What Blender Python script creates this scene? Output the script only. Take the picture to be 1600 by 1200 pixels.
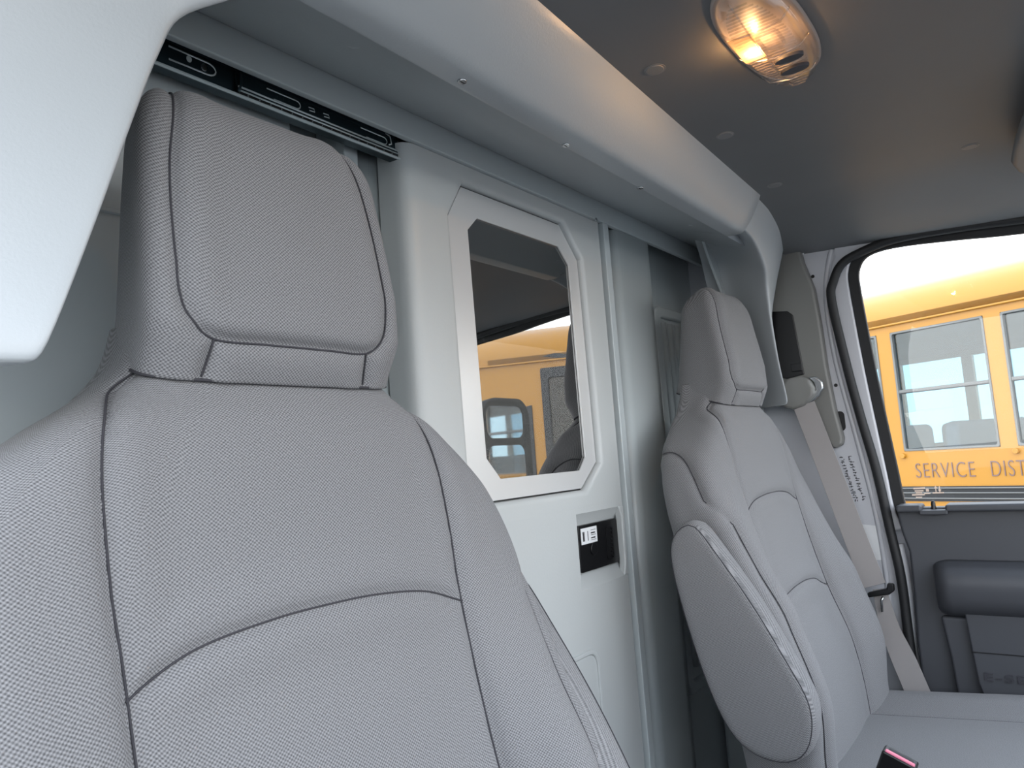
import bpy, bmesh, math, random
import numpy as np
from mathutils import Vector, Matrix
from mathutils.bvhtree import BVHTree

for o in list(bpy.data.objects): bpy.data.objects.remove(o, do_unlink=True)
sc = bpy.context.scene
COL = sc.collection
random.seed(4)

# ------------------------------------------------------------------ camera, world, lights, exposure
# The van cab is laid out with the eye at the origin: +X across to the passenger side, +Y to the rear, +Z up.
H = 1.75                                    # height of the eye above the tarmac; everything is lifted by H at the end
F = 1150.0
AX = np.array([855, 56, F]); AX = AX / np.linalg.norm(AX)
UP = -np.cross(np.array([-743, 172, F]), np.array([855, 56, F])); UP = UP / np.linalg.norm(UP)
if UP[1] > 0: UP = -UP
AY = np.cross(UP, AX)
RW = np.array([AX, AY, UP])                 # rows: van axes seen in lens axes
cam = bpy.data.objects.new('camera', bpy.data.cameras.new('camera')); COL.objects.link(cam)
cam.data.sensor_fit = 'HORIZONTAL'; cam.data.sensor_width = 36.0
cam.data.lens = F / 1600 * 36.0
cam.data.clip_start = 0.02; cam.data.clip_end = 500
r_, d_, f_ = RW[:, 0], RW[:, 1], RW[:, 2]
cam.matrix_world = Matrix(((r_[0], -d_[0], -f_[0], 0), (r_[1], -d_[1], -f_[1], 0), (r_[2], -d_[2], -f_[2], H), (0, 0, 0, 1)))
sc.camera = cam

def at(p, axis, v):
    """the point of the plane axis = v that lies in direction p"""
    r = RW @ np.array([p[0] - 800, p[1] - 600, F])
    i = 'xyz'.index(axis)
    return r * (v / r[i])

wd = bpy.data.worlds.new('sky'); sc.world = wd; wd.use_nodes = True
nt = wd.node_tree; nt.nodes.clear()
wo = nt.nodes.new('ShaderNodeOutputWorld'); bg = nt.nodes.new('ShaderNodeBackground')
tc = nt.nodes.new('ShaderNodeTexCoord'); sp = nt.nodes.new('ShaderNodeSeparateXYZ'); rp = nt.nodes.new('ShaderNodeValToRGB')
nt.links.new(tc.outputs['Generated'], sp.inputs[0]); nt.links.new(sp.outputs['Z'], rp.inputs[0])
rp.color_ramp.elements[0].position = 0.0; rp.color_ramp.elements[0].color = (1.0, 0.99, 0.97, 1)
rp.color_ramp.elements[1].position = 0.55; rp.color_ramp.elements[1].color = (0.76, 0.86, 1.0, 1)
nt.links.new(rp.outputs[0], bg.inputs['Color']); bg.inputs['Strength'].default_value = 4.3
nt.links.new(bg.outputs[0], wo.inputs['Surface'])

vs = sc.view_settings
vs.view_transform = 'Standard'; vs.look = 'None'; vs.gamma = 1.0; vs.use_curve_mapping = False
vs.exposure = 0.0

# ------------------------------------------------------------------ materials
def L(c):
    return tuple((v / 255 / 12.92) if v / 255 <= 0.04045 else ((v / 255 + 0.055) / 1.055) ** 2.4 for v in c)

def mat(name, rgb, rough=0.5, metal=0.0, spec=0.5, bump=None, mottle=None, coat=0.0, emit=None):
    m = bpy.data.materials.new(name); m.use_nodes = True
    t = m.node_tree; b = t.nodes['Principled BSDF']
    c = L(rgb)
    b.inputs['Base Color'].default_value = (*c, 1); b.inputs['Roughness'].default_value = rough
    b.inputs['Metallic'].default_value = metal; b.inputs['Specular IOR Level'].default_value = spec
    b.inputs['Coat Weight'].default_value = coat; b.inputs['Coat Roughness'].default_value = 0.15
    co = t.nodes.new('ShaderNodeTexCoord')
    if bump:
        sc_, st, dist = bump
        n = t.nodes.new('ShaderNodeTexNoise'); n.inputs['Scale'].default_value = sc_; n.inputs['Detail'].default_value = 3
        t.links.new(co.outputs['Object'], n.inputs['Vector'])
        bp = t.nodes.new('ShaderNodeBump'); bp.inputs['Strength'].default_value = st; bp.inputs['Distance'].default_value = dist
        t.links.new(n.outputs['Fac'], bp.inputs['Height']); t.links.new(bp.outputs[0], b.inputs['Normal'])
    if mottle:
        sc_, amt = mottle
        n = t.nodes.new('ShaderNodeTexNoise'); n.inputs['Scale'].default_value = sc_; n.inputs['Detail'].default_value = 4
        t.links.new(co.outputs['Object'], n.inputs['Vector'])
        mx = t.nodes.new('ShaderNodeMix'); mx.data_type = 'RGBA'
        mx.inputs['A'].default_value = (*[v * (1 - amt) for v in c], 1); mx.inputs['B'].default_value = (*[min(1, v * (1 + amt)) for v in c], 1)
        t.links.new(n.outputs['Fac'], mx.inputs['Factor']); t.links.new(mx.outputs['Result'], b.inputs['Base Color'])
    if emit:
        b.inputs['Emission Color'].default_value = (*L(emit[0]), 1); b.inputs['Emission Strength'].default_value = emit[1]
    return m

def weave_mat(name, dark, light, pitch):
    m = bpy.data.materials.new(name); m.use_nodes = True
    t = m.node_tree; b = t.nodes['Principled BSDF']
    b.inputs['Roughness'].default_value = 0.85; b.inputs['Specular IOR Level'].default_value = 0.25
    b.inputs['Sheen Weight'].default_value = 0.12; b.inputs['Sheen Roughness'].default_value = 0.5
    uv = t.nodes.new('ShaderNodeUVMap'); s = t.nodes.new('ShaderNodeSeparateXYZ'); t.links.new(uv.outputs[0], s.inputs[0])
    def M(op, a, bb=None):
        n = t.nodes.new('ShaderNodeMath'); n.operation = op
        for i, v in enumerate((a, bb)):
            if v is None: continue
            if isinstance(v, (int, float)): n.inputs[i].default_value = v
            else: t.links.new(v, n.inputs[i])
        return n.outputs[0]
    k = 2 * math.pi / pitch
    a = M('SINE', M('MULTIPLY', s.outputs[0], k)); c = M('SINE', M('MULTIPLY', s.outputs[1], k * 1.15))
    h = M('MULTIPLY_ADD', M('MULTIPLY', a, c), 0.5); h.node.inputs[2].default_value = 0.5
    no = t.nodes.new('ShaderNodeTexNoise'); no.inputs['Scale'].default_value = 700; t.links.new(uv.outputs[0], no.inputs['Vector'])
    h2 = M('ADD', h, M('MULTIPLY', M('SUBTRACT', no.outputs['Fac'], 0.5), 0.9))
    mx = t.nodes.new('ShaderNodeMix'); mx.data_type = 'RGBA'; mx.clamp_factor = True
    mx.inputs['A'].default_value = (*L(dark), 1); mx.inputs['B'].default_value = (*L(light), 1)
    t.links.new(h2, mx.inputs['Factor']); t.links.new(mx.outputs['Result'], b.inputs['Base Color'])
    bp = t.nodes.new('ShaderNodeBump'); bp.inputs['Strength'].default_value = 0.35; bp.inputs['Distance'].default_value = 0.0006
    t.links.new(h2, bp.inputs['Height']); t.links.new(bp.outputs[0], b.inputs['Normal'])
    return m

def glass_mat(name, tint, gloss, rough=0.0):
    """thin pane: part mirror, part clear"""
    m = bpy.data.materials.new(name); m.use_nodes = True
    t = m.node_tree; t.nodes.clear()
    o = t.nodes.new('ShaderNodeOutputMaterial'); mx = t.nodes.new('ShaderNodeMixShader')
    tr = t.nodes.new('ShaderNodeBsdfTransparent'); gl = t.nodes.new('ShaderNodeBsdfGlossy')
    tr.inputs[0].default_value = (*tint, 1); gl.inputs['Roughness'].default_value = rough; mx.inputs[0].default_value = gloss
    t.links.new(tr.outputs[0], mx.inputs[1]); t.links.new(gl.outputs[0], mx.inputs[2]); t.links.new(mx.outputs[0], o.inputs[0])
    return m

def dark_mirror_mat(name, gloss):
    """privacy glass with a dusty face: reflects, lets next to nothing through"""
    m = bpy.data.materials.new(name); m.use_nodes = True
    t = m.node_tree; t.nodes.clear()
    o = t.nodes.new('ShaderNodeOutputMaterial'); mx = t.nodes.new('ShaderNodeMixShader')
    df = t.nodes.new('ShaderNodeBsdfDiffuse'); gl = t.nodes.new('ShaderNodeBsdfGlossy')
    gl.inputs['Roughness'].default_value = 0.0; mx.inputs[0].default_value = gloss
    co = t.nodes.new('ShaderNodeTexCoord')
    n = t.nodes.new('ShaderNodeTexNoise'); n.inputs['Scale'].default_value = 60; n.inputs['Detail'].default_value = 8; n.inputs['Distortion'].default_value = 2.5
    t.links.new(co.outputs['Object'], n.inputs['Vector'])
    r = t.nodes.new('ShaderNodeValToRGB'); r.color_ramp.elements[0].position = 0.60; r.color_ramp.elements[0].color = (0.004, 0.005, 0.005, 1)
    r.color_ramp.elements[1].position = 0.78; r.color_ramp.elements[1].color = (0.07, 0.08, 0.08, 1)
    t.links.new(n.outputs['Fac'], r.inputs[0]); t.links.new(r.outputs[0], df.inputs[0])
    t.links.new(df.outputs[0], mx.inputs[1]); t.links.new(gl.outputs[0], mx.inputs[2]); t.links.new(mx.outputs[0], o.inputs[0])
    return m

M_ = {}
M_['fabric'] = weave_mat('woven_fabric', (82, 82, 84), (151, 151, 153), 0.0031)
M_['seam'] = mat('seam_thread', (58, 57, 62), 0.9)
M_['trim'] = mat('light_grey_plastic', (172, 177, 180), 0.33, bump=(420, 0.25, 0.0006))
M_['steel'] = mat('grey_painted_steel', (182, 190, 192), 0.32, bump=(260, 0.06, 0.0005))
M_['skin'] = mat('grey_textured_panel', (184, 188, 188), 0.36, bump=(330, 0.28, 0.0005))
M_['alu'] = mat('brushed_aluminium', (208, 209, 209), 0.3, metal=0.25)
M_['liner'] = mat('dark_grey_headliner', (104, 105, 107), 0.46, bump=(160, 0.08, 0.0006), mottle=(7, 0.06))
M_['linercap'] = mat('headliner_fastener', (122, 122, 122), 0.42)
M_['black'] = mat('black_plastic', (16, 16, 18), 0.35)
M_['rubber'] = mat('black_rubber', (30, 31, 33), 0.6)
M_['chrome'] = mat('bright_steel', (205, 208, 210), 0.18, metal=1.0)
M_['track'] = mat('dark_zinc_steel', (52, 66, 72), 0.28, metal=0.8)
M_['tracklite'] = mat('lit_slide_steel', (205, 216, 218), 0.22, metal=0.35)  # paler copy of the slide steel; its bright highlights are put into the colour
M_['paint'] = mat('silver_white_body_paint', (198, 200, 206), 0.35, coat=0.3)
M_['pillar'] = mat('grey_pillar_plastic', (120, 120, 117), 0.5, bump=(380, 0.15, 0.0005))
M_['doorpanel'] = mat('dark_grey_door_plastic', (68, 70, 75), 0.5, bump=(350, 0.2, 0.0005))
M_['belt'] = mat('grey_belt_webbing', (140, 136, 135), 0.75, bump=(900, 0.3, 0.0006))
M_['carpet'] = mat('dark_floor_mat', (42, 43, 46), 0.9)
M_['glass'] = glass_mat('clear_side_glass', (0.985, 0.995, 0.99), 0.025)
M_['privacy'] = dark_mirror_mat('privacy_glass', 0.52)
M_['white'] = mat('white_label', (226, 228, 230), 0.5)
M_['ink'] = mat('black_ink', (38, 38, 42), 0.7)
M_['etch'] = mat('etched_mark', (238, 214, 196), 0.6)
M_['pink'] = mat('red_buckle_button', (214, 116, 140), 0.35)
M_['lens'] = glass_mat('clear_ribbed_lens', (0.93, 0.92, 0.91), 0.16, 0.12)
M_['lampbase'] = mat('lamp_reflector', (150, 140, 136), 0.35)
M_['slot'] = mat('lamp_switch_slot', (60, 60, 66), 0.4)
M_['bulb'] = mat('lit_bulb', (255, 190, 110), 0.4, emit=((255, 176, 84), 14.0))
M_['bus'] = mat('school_bus_yellow', (180, 124, 30), 0.38, coat=0.2, mottle=(1.6, 0.05))
M_['busgrey'] = mat('aluminium_sash', (112, 112, 110), 0.45, metal=0.3)
M_['busblack'] = mat('bus_black_trim', (30, 31, 35), 0.45)
M_['busletter'] = mat('faded_black_lettering', (120, 96, 92), 0.6)
M_['busglass'] = glass_mat('bus_window_glass', (0.60, 0.72, 0.78), 0.07)
M_['busdark'] = glass_mat('bus_tinted_glass', (0.40, 0.42, 0.42), 0.05)
M_['busin'] = mat('bus_cabin_lining', (196, 200, 190), 0.6)
M_['busseat'] = mat('bus_seat_vinyl', (84, 92, 96), 0.5)
M_['tyre'] = mat('tyre_rubber', (30, 30, 30), 0.8)
M_['tarmac'] = mat('tarmac', (152, 150, 146), 0.9, mottle=(9, 0.15))

# ------------------------------------------------------------------ mesh helpers
def link(name, me, m, parent=None, smooth=False, bevel=None, seg=2):
    o = bpy.data.objects.new(name, me); COL.objects.link(o)
    if m: me.materials.append(m)
    if smooth:
        me.polygons.foreach_set('use_smooth', [True] * len(me.polygons))
    if bevel:
        b = o.modifiers.new('bevel', 'BEVEL'); b.width = bevel; b.segments = seg; b.limit_method = 'ANGLE'; b.angle_limit = math.radians(40)
        b.harden_normals = True
        me.polygons.foreach_set('use_smooth', [True] * len(me.polygons))
    if parent is not None: adopt(o, parent)
    return o

def wloc(o):
    v = Vector(o.location)
    while o.parent: o = o.parent; v += Vector(o.location)
    return v

def adopt(o, parent):
    o.parent = parent
    o.location = Vector(o.location) - wloc(parent)

def raw(name, V, Fc, m, parent=None, smooth=False, bevel=None, seg=2):
    me = bpy.data.meshes.new(name); me.from_pydata([tuple(map(float, v)) for v in V], [], Fc)
    bm = bmesh.new(); bm.from_mesh(me); bmesh.ops.recalc_face_normals(bm, faces=bm.faces); bm.to_mesh(me); bm.free()
    return link(name, me, m, parent, smooth, bevel, seg)

def box(name, x, y, z, m, parent=None, bevel=None, seg=2):
    V = [(a, b, c) for a in x for b in y for c in z]
    Fc = [(0, 1, 3, 2), (4, 6, 7, 5), (0, 4, 5, 1), (2, 3, 7, 6), (0, 2, 6, 4), (1, 5, 7, 3)]
    return raw(name, V, Fc, m, parent, bevel=bevel, seg=seg)

def lift(axis, u, v, d):
    return {'x': (d, u, v), 'y': (u, d, v), 'z': (u, v, d)}[axis]

def prism(name, poly, axis, d0, d1, m, parent=None, bevel=None, seg=2):
    n = len(poly)
    V = [lift(axis, u, v, d0) for u, v in poly] + [lift(axis, u, v, d1) for u, v in poly]
    Fc = [tuple(range(n)), tuple(range(2 * n - 1, n - 1, -1))] + [(i, (i + 1) % n, n + (i + 1) % n, n + i) for i in range(n)]
    return raw(name, V, Fc, m, parent, bevel=bevel, seg=seg)

def framed(name, outer, inner, axis, d0, d1, m, parent=None, bevel=None, seg=2, closed=True):
    """a band between two outlines of equal count, with thickness"""
    n = len(outer); V = []
    for pl, d in ((outer, d0), (inner, d0), (inner, d1), (outer, d1)):
        V += [lift(axis, u, v, d) for u, v in pl]
    Fc = []
    for i in range(n if closed else n - 1):
        j = (i + 1) % n
        for k in range(4):
            a, b = k * n, ((k + 1) % 4) * n
            Fc.append((a + i, a + j, b + j, b + i))
    if not closed:
        Fc += [(0, n, 2 * n, 3 * n), (n - 1, 2 * n - 1, 3 * n - 1, 4 * n - 1)]
    return raw(name, V, Fc, m, parent, bevel=bevel, seg=seg)

def loft(name, rings, m, parent=None, closed=True, cap=True, smooth=True, bevel=None):
    n = len(rings[0]); V = [p for r in rings for p in r]; Fc = []
    for i in range(len(rings) - 1):
        for j in range(n if closed else n - 1):
            k = (j + 1) % n
            Fc.append((i * n + j, i * n + k, (i + 1) * n + k, (i + 1) * n + j))
    if cap and closed: Fc += [tuple(range(n)), tuple(range((len(rings) - 1) * n, len(rings) * n))]
    return raw(name, V, Fc, m, parent, smooth=smooth, bevel=bevel)

def tube(name, path, r, m, parent=None, n=8, closed=False, flat=None):
    P = [Vector(p) for p in path]; rings = []; N = len(P)
    ref = None
    for i in range(N):
        a = P[(i - 1) % N] if (closed or i > 0) else P[i]
        b = P[(i + 1) % N] if (closed or i < N - 1) else P[i]
        t = (b - a).normalized()
        if ref is None: ref = t.orthogonal().normalized()
        ref = (ref - t * ref.dot(t)).normalized(); s = t.cross(ref)
        rings.append([P[i] + (ref * math.cos(2 * math.pi * k / n) + s * math.sin(2 * math.pi * k / n)) * r for k in range(n)])
    if closed: rings.append(rings[0])
    return loft(name, rings, m, parent, cap=not closed)

def disc(name, c, axis, r, h, m, parent=None, n=20, bevel=None):
    u0, v0, d0 = c
    return prism(name, [(u0 + r * math.cos(2 * math.pi * k / n), v0 + r * math.sin(2 * math.pi * k / n)) for k in range(n)], axis, d0, d0 + h, m, parent, bevel=bevel)

def rrect(u0, u1, v0, v1, r, n=4):
    out = []
    for cu, cv, a0 in ((u1 - r, v1 - r, 0), (u0 + r, v1 - r, 90), (u0 + r, v0 + r, 180), (u1 - r, v0 + r, 270)):
        for k in range(n + 1):
            a = math.radians(a0 + 90 * k / n); out.append((cu + r * math.cos(a), cv + r * math.sin(a)))
    return out

def smoothpath(P, n=8):
    P = [np.array(p, float) for p in P]; out = []
    for i in range(len(P) - 1):
        p0 = P[max(0, i - 1)]; p1 = P[i]; p2 = P[i + 1]; p3 = P[min(len(P) - 1, i + 2)]
        for k in range(n):
            t = k / n
            out.append(0.5 * (2 * p1 + (p2 - p0) * t + (2 * p0 - 5 * p1 + 4 * p2 - p3) * t * t + (3 * p1 - p0 - 3 * p2 + p3) * t ** 3))
    out.append(P[-1]); return out

def curve1(xs, ys):
    """smooth interpolation through points"""
    xs = np.array(xs, float); ys = np.array(ys, float); d = np.diff(ys) / np.diff(xs)
    mm = np.concatenate([[d[0]], np.where(d[:-1] * d[1:] > 0, 2 * d[:-1] * d[1:] / (d[:-1] + d[1:] + 1e-12), 0), [d[-1]]])
    def f(x):
        x = np.clip(np.asarray(x, float), xs[0], xs[-1]); i = np.clip(np.searchsorted(xs, x) - 1, 0, len(xs) - 2)
        h = xs[i + 1] - xs[i]; t = (x - xs[i]) / h
        return ((2 * t ** 3 - 3 * t ** 2 + 1) * ys[i] + (t ** 3 - 2 * t ** 2 + t) * h * mm[i] + (-2 * t ** 3 + 3 * t ** 2) * ys[i + 1] + (t ** 3 - t ** 2) * h * mm[i + 1])
    return f

def empty(name, loc, label=None, cat=None, group=None):
    o = bpy.data.objects.new(name, None); COL.objects.link(o); o.location = loc; o.empty_display_size = 0.05
    if label: tag(o, label, cat, group)
    return o

def tag(o, label, cat, group=None):
    o['label'] = label; o['category'] = cat
    if group: o['group'] = group
    return o

def struct(o, label, cat):
    o['kind'] = 'structure'; o['label'] = label; o['category'] = cat
    return o

def meshed(o):
    """turn a text object into a mesh object of the same name"""
    bpy.context.view_layer.update()
    me = bpy.data.meshes.new_from_object(o.evaluated_get(bpy.context.evaluated_depsgraph_get()))
    n = bpy.data.objects.new('tmp', me); n.location = o.location; n.rotation_euler = o.rotation_euler; n.scale = o.scale
    nm = o.name.split('.')[0]; bpy.data.objects.remove(o, do_unlink=True); COL.objects.link(n); n.name = nm; me.name = nm
    return n

def screw(parent, c, axis, r, m, sign=-1):
    """a pan-head screw with a cross recess"""
    h = disc('screw', c, axis, r, sign * r * 0.45, m, parent, n=14, bevel=r * 0.2)
    return h

# ------------------------------------------------------------------ headliner
def ceil_z(x, y):
    t = np.clip((x - 1.38) / 0.37, 0, 1); w = t * t * (3 - 2 * t)
    t2 = np.clip((-0.05 - y) / 0.3, 0, 1)
    return 0.4465 - w * (0.024 + 0.062 * np.clip(0.43 - y, 0, 0.6)) - 0.03 * t2 * t2
xs = np.linspace(-0.12, 1.755, 46); ys = np.linspace(-0.25, 0.46, 30)
V = [(x, y, float(ceil_z(x, y))) for y in ys for x in xs]; n = len(xs)
V += [(x, y, 0.50) for y in ys for x in xs]; N2 = n * len(ys)
Fc = [(j * n + i, j * n + i + 1, (j + 1) * n + i + 1, (j + 1) * n + i) for j in range(len(ys) - 1) for i in range(n - 1)]
Fc += [tuple(N2 + v for v in f) for f in Fc]
for i in range(n - 1):
    for j in (0, len(ys) - 1): Fc.append((j * n + i, j * n + i + 1, N2 + j * n + i + 1, N2 + j * n + i))
for j in range(len(ys) - 1):
    for i in (0, n - 1): Fc.append((j * n + i, (j + 1) * n + i, N2 + (j + 1) * n + i, N2 + j * n + i))
ceiling = raw('ceiling', V, Fc, M_['liner'], smooth=True)
em = ceiling.modifiers.new('edges', 'EDGE_SPLIT'); em.split_angle = math.radians(50)
struct(ceiling, 'dark grey moulded headliner over the cab', 'ceiling')
for (x, y) in ((0.786, 0.334), (1.031, 0.340), (1.303, 0.352), (1.374, 0.062)):
    z = float(ceil_z(x, y))
    c = disc('fastener_cap', (x, y, z + 0.001), 'z', 0.0105, -0.0022, M_['linercap'], ceiling, n=24, bevel=0.001)
    disc('cap_rim', (x, y, z + 0.001), 'z', 0.0128, -0.0015, M_['linercap'], c, n=24)

# ------------------------------------------------------------------ overhead beam and the two pillar horns
prof = [(0.350, 0.470), (0.361, 0.4470), (0.370, 0.4340), (0.382, 0.4195), (0.396, 0.4055), (0.410, 0.3950), (0.420, 0.3885), (0.428, 0.3856), (0.436, 0.3848), (0.447, 0.3848),
        (0.456, 0.3852), (0.4595, 0.3875), (0.52, 0.4125), (0.575, 0.4365), (0.627, 0.4575), (0.627, 0.49), (0.35, 0.49)]
pr = smoothpath(prof[:12], 3) + [np.array(p) for p in prof[12:]]
def beam_ring(x, k=1.0):
    """the fascia leans back a little towards the sides, where the headliner edge swings rearwards"""
    out = []
    for p in pr:
        w = np.clip((0.43 - p[0]) / 0.07, 0, 1); y = p[0] + w * 0.036 * (x - 0.58) if p[1] < 0.48 else p[0]
        z = p[1]
        if p[0] < 0.47 and p[1] < 0.46: y = 0.46 + (y - 0.46) * k; z = 0.455 + (z - 0.455) * k
        out.append((x, y, z))
    return out
trim1 = loft('trim_1', [beam_ring(0.352, 0.80), beam_ring(0.356, 0.93), beam_ring(0.363)] + [beam_ring(x) for x in np.linspace(0.40, 1.30, 12)] + [beam_ring(1.335), beam_ring(1.342, 0.93), beam_ring(1.346, 0.80)], M_['trim'])
struct(trim1, 'light grey moulded beam across the cab above the partition door', 'trim')
trim1.modifiers.new('es', 'EDGE_SPLIT').split_angle = math.radians(50)
for xa, xb in ((1.335, 1.655), (0.05, 0.363)):
    prism('soffit_panel', [(0.4595, 0.3880), (0.52, 0.4125), (0.575, 0.4365), (0.627, 0.4575), (0.627, 0.49), (0.45, 0.49)], 'x', xa, xb, M_['trim'], trim1)
for p in ((722, 126), (884, 226), (1000, 293)):
    q = at(p, 'z', 0.3848)
    s_ = disc('screw', (q[0], q[1], 0.3850), 'z', 0.0052, -0.0022, M_['chrome'], trim1, n=16, bevel=0.001)
    box('cross_recess', (q[0] - 0.003, q[0] + 0.003), (q[1] - 0.0006, q[1] + 0.0006), (0.3826, 0.3832), M_['black'], s_)

HS = [((1.27, 0.390, 0.4470), (1.27, 0.4245, 0.3890), (1.27, 0.455, 0.3920)),
      ((1.36, 0.397, 0.4460), (1.345, 0.4240, 0.3885), (1.38, 0.49, 0.4250)),
      ((1.45, 0.405, 0.4450), (1.415, 0.428, 0.3740), (1.45, 0.52, 0.4350)),
      ((1.56, 0.420, 0.4420), (1.478, 0.434, 0.3400), (1.53, 0.54, 0.400)),
      ((1.674, 0.447, 0.4350), (1.512, 0.444, 0.3150), (1.565, 0.545, 0.345)),
      ((1.70, 0.480, 0.355), (1.526, 0.448, 0.2850), (1.585, 0.545, 0.300)),
      ((1.70, 0.500, 0.270), (1.541, 0.451, 0.2400), (1.605, 0.55, 0.245)),
      ((1.70, 0.505, 0.165), (1.567, 0.453, 0.1600), (1.630, 0.55, 0.160)),
      ((1.70, 0.505, 0.088), (1.594, 0.452, 0.0860), (1.652, 0.55, 0.085)),
      ((1.70, 0.507, 0.076), (1.602, 0.460, 0.0740), (1.655, 0.55, 0.073))]
def horn_rings(mirror):
    hs = list(HS)
    if mirror: hs[0:3] = [((1.31, 0.390, 0.4470), (1.31, 0.4245, 0.3890), (1.31, 0.455, 0.3920)), ((1.40, 0.397, 0.4460), (1.40, 0.4240, 0.3885), (1.41, 0.49, 0.4250)), ((1.46, 0.405, 0.4450), (1.443, 0.428, 0.3740), (1.47, 0.52, 0.4350))]
    st = [np.array(s, float).reshape(-1) for s in hs]; st = smoothpath(st, 5); rings = []
    for s in st:
        T, R_, I = s[0:3], s[3:6], s[6:9]; ring = []
        for t in (0, .2, .4, .6, .75): ring.append(T + (R_ - T) * t)
        A = T + (R_ - T) * 0.90; B = R_ + (I - R_) * 0.10
        for k in range(7):
            t = k / 6; ring.append((1 - t) ** 2 * A + 2 * t * (1 - t) * R_ + t * t * B)
        for t in (.3, .55, .8, 1): ring.append(R_ + (I - R_) * t)
        back = np.array([0.0, 0.06, 0.015])
        ring.append(I + back * 0.8); ring.append(T + back)
        if mirror: ring = [np.array([2 * 0.888 - p[0], p[1], p[2]]) for p in ring]
        rings.append(ring)
    return rings
trim3 = loft('trim_3', horn_rings(False), M_['trim'])
trim3.modifiers.new('es', 'EDGE_SPLIT').split_angle = math.radians(60)
struct(trim3, 'light grey moulded corner horn reaching down the pillar behind the passenger seat', 'trim')
fl = [(1.46, 0.462), (1.50, 0.40), (1.557, 0.333), (1.60, 0.24), (1.66, 0.24), (1.68, 0.462)]
prism('flange', fl, 'y', 0.556, 0.562, M_['steel'], trim3, bevel=0.001)
q = at((1120, 405), 'y', 0.556)
disc('screw', (q[0], q[2], 0.557), 'y', 0.0055, -0.003, M_['chrome'], trim3, n=14, bevel=0.001)
trim2 = loft('trim_2', horn_rings(True), M_['trim'])
trim2.modifiers.new('es', 'EDGE_SPLIT').split_angle = math.radians(60)
struct(trim2, 'large light grey moulded corner horn beside the driver headrest, nearest the viewer', 'trim')

# ------------------------------------------------------------------ partition wall
YP = 0.635
ZB = -0.95
wall = box('wall_rear', (-0.04811, 1.772), (0.74564, 0.75527), (ZB, 0.49), M_['steel'])
struct(wall, 'grey painted steel partition behind the seats', 'wall')
box('header_rail', (-0.04811, 1.752), (0.62827, 0.638), (0.42093, 0.4885), M_['steel'], wall, bevel=0.00192)
box('light_leak_lid', (-0.05, 1.772), (0.465, 0.757), (0.4885, 0.50), M_['steel'], wall)  # unseen lid added to stop light leaking in over the partition
box('left_panel', (-0.04811, 0.52436), (0.6783, 0.69273), (ZB, 0.445), M_['steel'], wall, bevel=0.00289)
box('fold', (-0.04811, 0.52436), (0.67348, 0.67926), (0.25208, 0.25641), M_['steel'], wall, bevel=0.00096)
box('fold', (-0.04811, 0.52436), (0.67348, 0.67926), (0.33867, 0.343), M_['steel'], wall, bevel=0.00096)
box('recess_panel', (0.52436, 0.61576), (0.73314, 0.74276), (ZB, 0.445), M_['steel'], wall)
box('strip', (0.60421, 0.6273), (0.6783, 0.73121), (ZB, 0.445), M_['steel'], wall, bevel=0.00192)
loft('rounded_post', [[(x, y, z) for x, y in [(0.6273, 0.73121), (0.63019, 0.70716), (0.6427, 0.69465), (0.65617, 0.68888), (0.67348, 0.68599), (0.69273, 0.68599), (0.70235, 0.73121)]] for z in (ZB, 0.445)], M_['steel'], wall)
# the jamb and posts right of the door
box('door_jamb', (1.17283, 1.19207), (0.6273, 0.67348), (ZB, 0.42064), M_['steel'], wall, bevel=0.00192)
q = at((932, 343), 'y', 0.6273)
disc('screw', (q[0], q[2], 0.62875), 'y', 0.00385, -0.00192, M_['chrome'], wall, n=12, bevel=0.00077)
box('shadow_recess', (1.19207, 1.24114), (0.66386, 0.67348), (ZB, 0.42045), M_['steel'], wall)
loft('folded_post', [[(x, y, z) for x, y in [(1.21997, 0.67348), (1.22189, 0.64847), (1.22574, 0.63885), (1.23248, 0.63404), (1.24306, 0.63211), (1.34697, 0.63211), (1.36429, 0.63211), (1.36621, 0.635), (1.36717, 0.71197), (1.25076, 0.71197)]] for z in (ZB, 0.42064)], M_['steel'], wall)
box('side_flange', (1.672, 1.752), (0.552, 0.70), (ZB, 0.215), M_['steel'], wall, bevel=0.012, seg=3)
box('corner_panel', (1.36429, 1.752), (0.70716, 0.71967), (ZB, 0.488), M_['steel'], wall)
# pressed recess with upright ribs behind the passenger headrest
framed('pressing', rrect(1.50091, 1.7222, -0.52917, 0.32231, 0.02886), rrect(1.52496, 1.69814, -0.50511, 0.29826, 0.02405), 'y', 0.69465, 0.71197, M_['steel'], wall, bevel=0.00577, seg=3)
for x in (1.56633, 1.59905, 1.63753):
    loft('rib', [[(x + dx, 0.70956 - dy, z) for dx, dy in ((-0.00962, 0), (-0.00577, 0.0077), (0, 0.01155), (0.00577, 0.0077), (0.00962, 0))] for z in (-0.48106, 0.28864)], M_['steel'], wall)

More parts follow.
